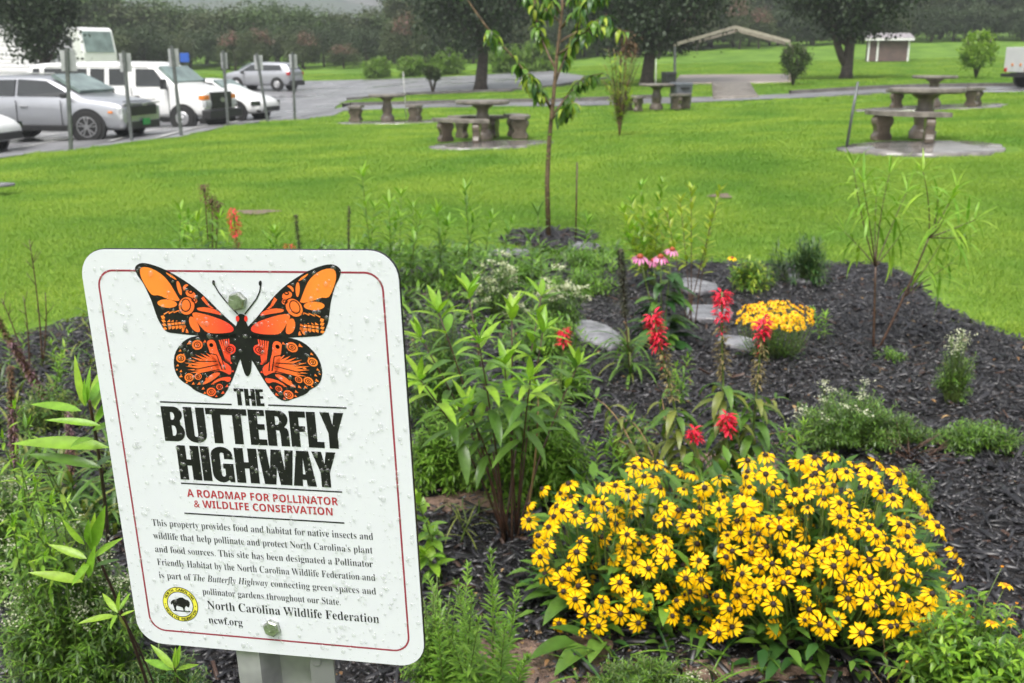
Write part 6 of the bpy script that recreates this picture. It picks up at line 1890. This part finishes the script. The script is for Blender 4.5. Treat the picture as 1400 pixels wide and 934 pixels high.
# heading, in heavy condensed capitals drawn as polygons (unit cell: x 0..w, y 0..1)
def arc(cx, cy, rx, ry, a0, a1, n=6):
    return [(cx + rx * math.cos(R(a0 + (a1 - a0) * k / n)), cy + ry * math.sin(R(a0 + (a1 - a0) * k / n))) for k in range(n + 1)]
s_ = .24
GL = {
    'T': (.56, [[(0, .82), (0, 1), (.56, 1), (.56, .82), (.40, .82), (.40, 0), (.16, 0), (.16, .82)]]),
    'H': (.60, [[(0, 0), (0, 1), (s_, 1), (s_, .60), (.36, .60), (.36, 1), (.6, 1), (.6, 0), (.36, 0), (.36, .42), (s_, .42), (s_, 0)]]),
    'E': (.44, [[(0, 0), (0, 1), (.44, 1), (.44, .83), (s_, .83), (s_, .60), (.42, .60), (.42, .44), (s_, .44), (s_, .17), (.45, .17), (.45, 0)]]),
    'F': (.42, [[(0, 0), (0, 1), (.43, 1), (.43, .83), (s_, .83), (s_, .59), (.40, .59), (.40, .43), (s_, .43), (s_, 0)]]),
    'L': (.42, [[(0, 0), (0, 1), (s_, 1), (s_, .17), (.42, .17), (.42, 0)]]),
    'I': (.24, [[(0, 0), (0, 1), (s_, 1), (s_, 0)]]),
    'U': (.58, [[(0, 1), (s_, 1), (s_, .2)] + arc(.29, .2, .05, .05, 180, 360, 4)[1:-1] + [(.34, .2), (.34, 1), (.58, 1), (.58, .22)] + arc(.29, .22, .29, .235, 0, -180, 10)[1:-1] + [(0, .22)]]),
    'Y': (.62, [[(0, 1), (.25, 1), (.31, .66), (.37, 1), (.62, 1), (.43, .42), (.43, 0), (.19, 0), (.19, .42)]]),
    'A': (.60, [[(0, 0), (.14, 1), (.46, 1), (.60, 0), (.36, 0), (.35, .18), (.25, .18), (.24, 0)], ('hole', [(.265, .34), (.335, .34), (.30, .80)])]),
    'W': (.92, [[(0, 1), (.10, 0), (.40, 0), (.46, .5), (.52, 0), (.82, 0), (.92, 1), (.70, 1), (.665, .42), (.60, 1), (.34, 1), (.275, .42), (.225, 1)]]),
}
def glyph_polys(ch):
    """list of (outline, [holes])"""
    if ch in 'THEFLIUYW': return GL[ch][0], [(p, []) for p in GL[ch][1]]
    if ch == 'A': return .60, [(GL['A'][1][0], [GL['A'][1][1][1]])]
    if ch == 'B':
        out = [(0, 0), (0, 1), (.34, 1)] + arc(.34, .78, .23, .22, 80, -50, 7) + [(.50, .54)] + arc(.34, .27, .25, .27, 55, -85, 8) + [(.34, 0)]
        h1_ = [(s_, .62), (s_, .84), (.29, .84)] + arc(.29, .73, .06, .11, 60, -60, 4) + [(.29, .62)]
        h2_ = [(s_, .16), (s_, .46), (.29, .46)] + arc(.29, .31, .07, .15, 60, -60, 4) + [(.29, .16)]
        return .58, [(out, [h1_, h2_])]
    if ch == 'R':
        out = [(0, 0), (0, 1), (.34, 1)] + arc(.34, .76, .24, .24, 80, -45, 8) + [(.47, .54), (.54, .50), (.575, .42), (.58, 0), (.35, 0), (.35, .36), (.33, .44), (s_, .45), (s_, 0)]
        h1_ = [(s_, .60), (s_, .84), (.29, .84)] + arc(.29, .72, .065, .12, 60, -60, 4) + [(.29, .60)]
        return .59, [(out, [h1_])]
    if ch == 'G':
        out = [(.35, .66), (.35, .78)] + arc(.295, .78, .055, .07, 0, 180, 5)[1:] + [(.24, .22)] + arc(.295, .22, .055, .07, 180, 360, 5)[1:] + [(.35, .38), (.30, .38), (.30, .53), (.58, .53), (.58, 0), (.46, 0), (.43, .06)] + arc(.25, .24, .25, .26, -50, -180, 7) + [(0, .76)] + arc(.29, .76, .29, .25, 180, 0, 12)[1:] + [(.58, .66)]
        return .60, [(out, [])]
def heading(text, TLp, TRp, BLp, BRp, gap=.035, name='heading', join=False):
    L1, L2, L3, L4 = [S(*p) for p in (TLp, TRp, BLp, BRp)]
    ytop = (L1[1] + L2[1]) / 2; ybot = (L3[1] + L4[1]) / 2
    xl = (L1[0] + L3[0]) / 2; xr = (L2[0] + L4[0]) / 2
    ws = [glyph_polys(c)[0] for c in text]
    gaps = [(-.0 if join and text[i:i + 2] == 'TT' else (-.06 if text[i:i + 2] in ('LY', 'AY', 'WA', 'FL') and text[i:i + 2] != 'FL' else gap)) for i in range(len(text) - 1)] + [0]
    tot = sum(ws) + sum(gaps); kx = (xr - xl) / tot; ky = ytop - ybot
    x = xl
    for i, c in enumerate(text):
        b = MB()
        for out, holes in glyph_polys(c)[1]:
            loops = [out] + holes
            vs = [(x + px * kx, ybot + py * ky, .0003) for lp in loops for px, py in lp]
            tri = tessellate_polygon([[Vector((px, py, 0)) for px, py in lp] for lp in loops])
            b.add(vs, [tuple(t) for t in tri], MT['ink_black'])
        me = b.mesh('letter', recalc=False)
        bm = bmesh.new(); bm.from_mesh(me)
        for f in bm.faces:
            if f.normal.z < 0: f.normal_flip()
        bm.to_mesh(me); bm.free()
        ob('letter', me, sg)
        x += (ws[i] + gaps[i]) * kx
heading('THE', (317.9, 531), (359.5, 532), (323, 554), (361.5, 555.3))
heading('BUTTERFLY', (219.7, 556.1), (474.3, 563.9), (226.1, 603.3), (468.3, 612.9), join=True)
heading('HIGHWAY', (241.1, 609.3), (463.6, 617.9), (247.1, 656), (458.2, 666))
def rule(a, b, wd=.0014):
    p, q = S(*a), S(*b); y = (p[1] + q[1]) / 2
    flat('rule_line', [[(p[0], y - wd / 2), (q[0], y - wd / 2), (q[0], y + wd / 2), (p[0], y + wd / 2)]], 'ink_black', dz=.0003)
rule((218.9, 549.7), (316.8, 552.5)); rule((366.7, 553.6), (473.8, 557.9)); rule((247.6, 661.1), (467.8, 672)); rule((252.4, 702), (470.9, 714.5))

def BS(s):
    return ''.join(chr(0x1D400 + ord(c) - 65) if 'A' <= c <= 'Z' else chr(0x1D41A + ord(c) - 97) if 'a' <= c <= 'z' else c for c in s)
def IS(s):
    return ''.join(chr(0x1D468 + ord(c) - 65) if 'A' <= c <= 'Z' else chr(0x1D482 + ord(c) - 97) if 'a' <= c <= 'z' else c for c in s)
def BSS(s):
    return ''.join(chr(0x1D5D4 + ord(c) - 65) if 'A' <= c <= 'Z' else c for c in s)
def text_mesh(body, offset=0.0, align='LEFT'):
    c = bpy.data.curves.new('text', 'FONT'); c.body = body; c.offset = offset; c.align_x = align; c.resolution_u = 3
    o = bpy.data.objects.new('text', c); COL.objects.link(o)
    bpy.context.view_layer.update()
    me = bpy.data.meshes.new_from_object(o.evaluated_get(bpy.context.evaluated_depsgraph_get()))
    bpy.data.objects.remove(o); bpy.data.curves.remove(c)
    return me
def line(body, a, b_, m, h=None, off=0.0, name='text_line', capunit=.7):
    """set a line of print between two baseline points given in photograph pixels"""
    p, q = S(*a), S(*b_); y = (p[1] + q[1]) / 2
    me = text_mesh(body, off)
    co = np.empty(len(me.vertices) * 3); me.vertices.foreach_get('co', co); co = co.reshape(-1, 3)
    x0, x1 = co[:, 0].min(), co[:, 0].max()
    kx = (q[0] - p[0]) / (x1 - x0); ky = kx if h is None else h / capunit
    co[:, 0] = (co[:, 0] - x0) * kx + p[0]; co[:, 1] = co[:, 1] * ky + y; co[:, 2] = .0003
    me.vertices.foreach_set('co', co.ravel()); me.materials.clear(); me.materials.append(MT[m])
    me.update()
    return ob(name, me, sg)
k_px = SH / 545.0
TX = dict(h=9.8 * k_px, off=-.011, capunit=.68)
line(BS('This property provides food and habitat for native insects and'), (208.7, 719.8), (510.3, 737), 'ink_text', **TX)
line(BS("wildlife that help pollinate and protect North Carolina's plant"), (210.4, 737.6), (509.6, 755.5), 'ink_text', **TX)
line(BS('and food sources. This site has been designated a Pollinator'), (212.8, 755.5), (510, 774.6), 'ink_text', **TX)
line(BS('Friendly Habitat by the North Carolina Wildlife Federation and'), (215.8, 773.6), (513.3, 793.1), 'ink_text', **TX)
line(BS('is part of ') + IS('The Butterfly Highway') + BS(' connecting green spaces and'), (218.2, 791.4), (514.3, 811.6), 'ink_text', **TX)
line(BS('pollinator gardens throughout our State.'), (277.6, 813.3), (465.9, 826.7), 'ink_text', **TX)
line(BS('North Carolina Wildlife Federation'), (284.4, 833.1), (518.7, 851.3), 'ink_text', h=12.6 * k_px, off=-.006, capunit=.68)
line(BS('ncwf.org'), (286, 852.6), (332, 855.3), 'ink_text', h=11 * k_px, off=-.006, capunit=.68)
line(BSS('A ROADMAP FOR POLLINATOR'), (256.5, 679.8), (462.5, 690), 'ink_red', h=10.6 * k_px, off=0, capunit=.72)
line(BSS('& WILDLIFE CONSERVATION'), (265.9, 694), (455.1, 704), 'ink_red', h=10.4 * k_px, off=0, capunit=.72)

# round bison emblem
ec = S(246.8, 826); er = abs(S(222.5, 826)[0] - S(271, 828)[0]) / 2 * .985
def disc(r, m, z, nm='emblem'): return flat(nm, [[(ec[0] + r * math.cos(k / 40 * 6.2832), ec[1] + r * math.sin(k / 40 * 6.2832)) for k in range(40)]], m, dz=z)
em = disc(er, 'ink_black', .0003)
def sub(r, m, z, nm): o = disc(r, m, z, nm); o.parent = em; return o
sub(er * .965, 'ink_yellow', .0004, 'emblem_ring'); sub(er * .745, 'ink_black', .0005, 'emblem_inner_line'); sub(er * .70, 'sign_white', .0006, 'emblem_field')
def around(text, a0, a1, r, up=True):
    n = len(text)
    for i, ch in enumerate(text):
        if ch == ' ': continue
        a = R(a0 + (a1 - a0) * (i + .5) / n)
        me = text_mesh(ch, .03, 'CENTER')
        co = np.empty(len(me.vertices) * 3); me.vertices.foreach_get('co', co); co = co.reshape(-1, 3)
        s = er * .21; rot = a - math.pi / 2 if up else a + math.pi / 2
        x = co[:, 0] * s; y = (co[:, 1] - .35) * s
        cx, cy = ec[0] + r * math.cos(a), ec[1] + r * math.sin(a)
        co2 = np.stack([cx + x * math.cos(rot) - y * math.sin(rot), cy + x * math.sin(rot) + y * math.cos(rot), np.full(len(x), .0006)], 1)
        me.vertices.foreach_set('co', co2.ravel()); me.materials.clear(); me.materials.append(MT['ink_black']); me.update()
        ob('emblem_letter', me, em)
around('NORTH CAROLINA', 158, 22, er * .86, True)
around('WILDLIFE FEDERATION', 200, 340, er * .86, False)
for s in (-1, 1): flat('emblem_star', [[(ec[0] + s * er * .855 + .0009 * math.cos(k * 1.2566 * .5 + 1.57) * (1 if k % 2 == 0 else .45), ec[1] - er * .04 + .0009 * math.sin(k * .62832 + 1.57) * (1 if k % 2 == 0 else .45)) for k in range(10)]], 'ink_black', dz=.0006, parent=em)
bis = [(-.55, -.02), (-.50, .10), (-.38, .20), (-.15, .26), (.02, .36), (.20, .38), (.34, .28), (.50, .24), (.58, .12), (.56, -.02), (.48, -.20), (.40, -.16), (.34, -.12), (.26, -.2), (.22, -.36), (.27, -.42), (.16, -.42), (.12, -.24), (-.05, -.18), (-.22, -.14), (-.28, -.28), (-.24, -.42), (-.36, -.42), (-.40, -.22), (-.44, -.02), (-.52, -.12)]
flat('emblem_bison', [[(ec[0] + x * er * .98, ec[1] + y * er * .98 + er * .05) for x, y in bis], [(ec[0] - .5 * er, ec[1] - .36 * er), (ec[0] + .55 * er, ec[1] - .34 * er), (ec[0] + .5 * er, ec[1] - .42 * er), (ec[0] - .4 * er, ec[1] - .42 * er)]], 'ink_black', dz=.0007, parent=em)

# hex bolts
for px, py, tl in ((326, 411, .25), (373, 857, -.3)):
    x, y = S(px, py)
    b = MB(); r_ = .0088
    M = Matrix.Translation((x, y, 0)) @ Matrix.Rotation(tl, 4, 'Z')
    b.lathe([(r_, .0002), (r_, .0045), (r_ * .86, .0055)], MT['bolt'], 6, (0, 0, 0))
    me = b.mesh('bolt'); me.transform(M); bo = ob('bolt', me, sg)
    b = MB(); b.lathe([(r_ * .78, .0054), (r_ * .74, .0060), (r_ * .3, .0062)], MT['bolt'], 20, (0, 0, 0))
    for k in range(3):
        a = k * 2.094 + .4; b.box((math.cos(a) * r_ * .45, math.sin(a) * r_ * .45, .0063), (r_ * .5, .0007, .0005), MT['bolt'], Matrix.Rotation(a, 4, 'Z'))
    me = b.mesh('bolt_cap'); me.transform(M); ob('bolt_cap', me, bo)

# galvanised hat-channel post down to the ground
xp = (S(321, 930)[0] + S(457, 930)[0]) / 2
prof = [(-.046, -.006), (-.024, -.006), (-.017, -.034), (.017, -.034), (.024, -.006), (.046, -.006), (.046, -.0092), (.0265, -.0092), (.0195, -.0375), (-.0195, -.0375), (-.0265, -.0092), (-.046, -.0092)]
b = MB(); ln = 1.5
prof = [(x * 1.13, z) for x, z in prof]
n = len(prof)
vs = [(x + xp, -.02, z) for x, z in prof] + [(x + xp, -ln, z) for x, z in prof]
b.add(vs, [(k, (k + 1) % n, n + (k + 1) % n, n + k) for k in range(n)] + [tuple(range(n)), tuple(range(n, 2 * n))], MT['galv'])
po = b.build('post', sg)
for k in range(10):
    y = S(418, 907)[1] - k * .051
    for s in (1,):
        MB().lathe([(.0042, -.0005), (.0042, .0008)], MT['black_plastic'], 14, (xp + .034 * s, y, -.0058)).build('post_hole', po)
        MB().lathe([(.006, -.0004), (.0055, .0012), (.0042, .0013)], MT['galv'], 14, (xp + .034 * s, y, -.0060)).build('hole_rim', po)

# raindrops standing on the sign
def drops(n, smin, smax, seed):
    g = np.random.default_rng(seed)
    x = g.uniform(-SW / 2 + .003, SW / 2 - .003, n); y = g.uniform(-SH + .003, -.003, n)
    r = smin + (smax - smin) * g.random(n) ** 3.2
    keep = np.ones(n, bool)
    for cx in (-1, 1):
        for cy in (0, -1):
            ex = np.maximum(0, cx * x - (SW / 2 - .026)); ey = np.maximum(0, (y + .026) if cy == 0 else (-SH + .026 - y))
            keep &= ex * ex + ey * ey < .024 ** 2
    x, y, r = x[keep], y[keep], r[keep]; n = len(x)
    nt_, nr = 12, 4
    st = 1 + g.random(n) * .5 * (g.random(n) < .6); V = []
    asy = g.normal(0, .1, n)
    lev = [(1.0, 0), (.93, .22), (.72, .42), (.38, .54)]
    arr = []
    for rr, hh in lev:
        for k in range(nt_):
            a = k / nt_ * 6.2832
            px_ = math.cos(a) * rr * (1 + asy * math.cos(2 * a + 1)); py_ = math.sin(a) * rr * st * (1 if math.sin(a) < 0 else .9)
            arr.append(np.stack([x + r * px_, y + r * py_, .0007 + r * hh * .85], 1))
    arr.append(np.stack([x, y, .0007 + r * .57 * .85], 1))
    V = np.stack(arr, 1)
    m = V.shape[1]
    Qt = [(i * nt_ + k, i * nt_ + (k + 1) % nt_, (i + 1) * nt_ + (k + 1) % nt_, (i + 1) * nt_ + k) for i in range(3) for k in range(nt_)]
    Tt = [(3 * nt_ + k, 3 * nt_ + (k + 1) % nt_, 4 * nt_) for k in range(nt_)]
    off = (np.arange(n) * m)[:, None, None]
    return mesh_np('raindrops', V.reshape(-1, 3), [(np.array(Qt)[None] + off).reshape(-1, 4), (np.array(Tt)[None] + off).reshape(-1, 3)], [MT['drop']], True)
ob('raindrops', drops(2800, .0004, .0025, 5), sg, kind='stuff')

# ================================================================ rainy air
def haze():
    m = bpy.data.materials.new('haze'); m.use_nodes = True
    nt = m.node_tree; nt.nodes.clear()
    out = nt.nodes.new('ShaderNodeOutputMaterial'); v = nt.nodes.new('ShaderNodeVolumePrincipled')
    v.inputs['Color'].default_value = (.9, .93, .95, 1); v.inputs['Density'].default_value = .0011; v.inputs['Anisotropy'].default_value = .3
    nt.links.new(v.outputs[0], out.inputs['Volume'])
    b = MB(); b.box((-100, 420, 32), (1900, 960, 104), m)
    b.build('haze', None, kind='stuff')
haze()
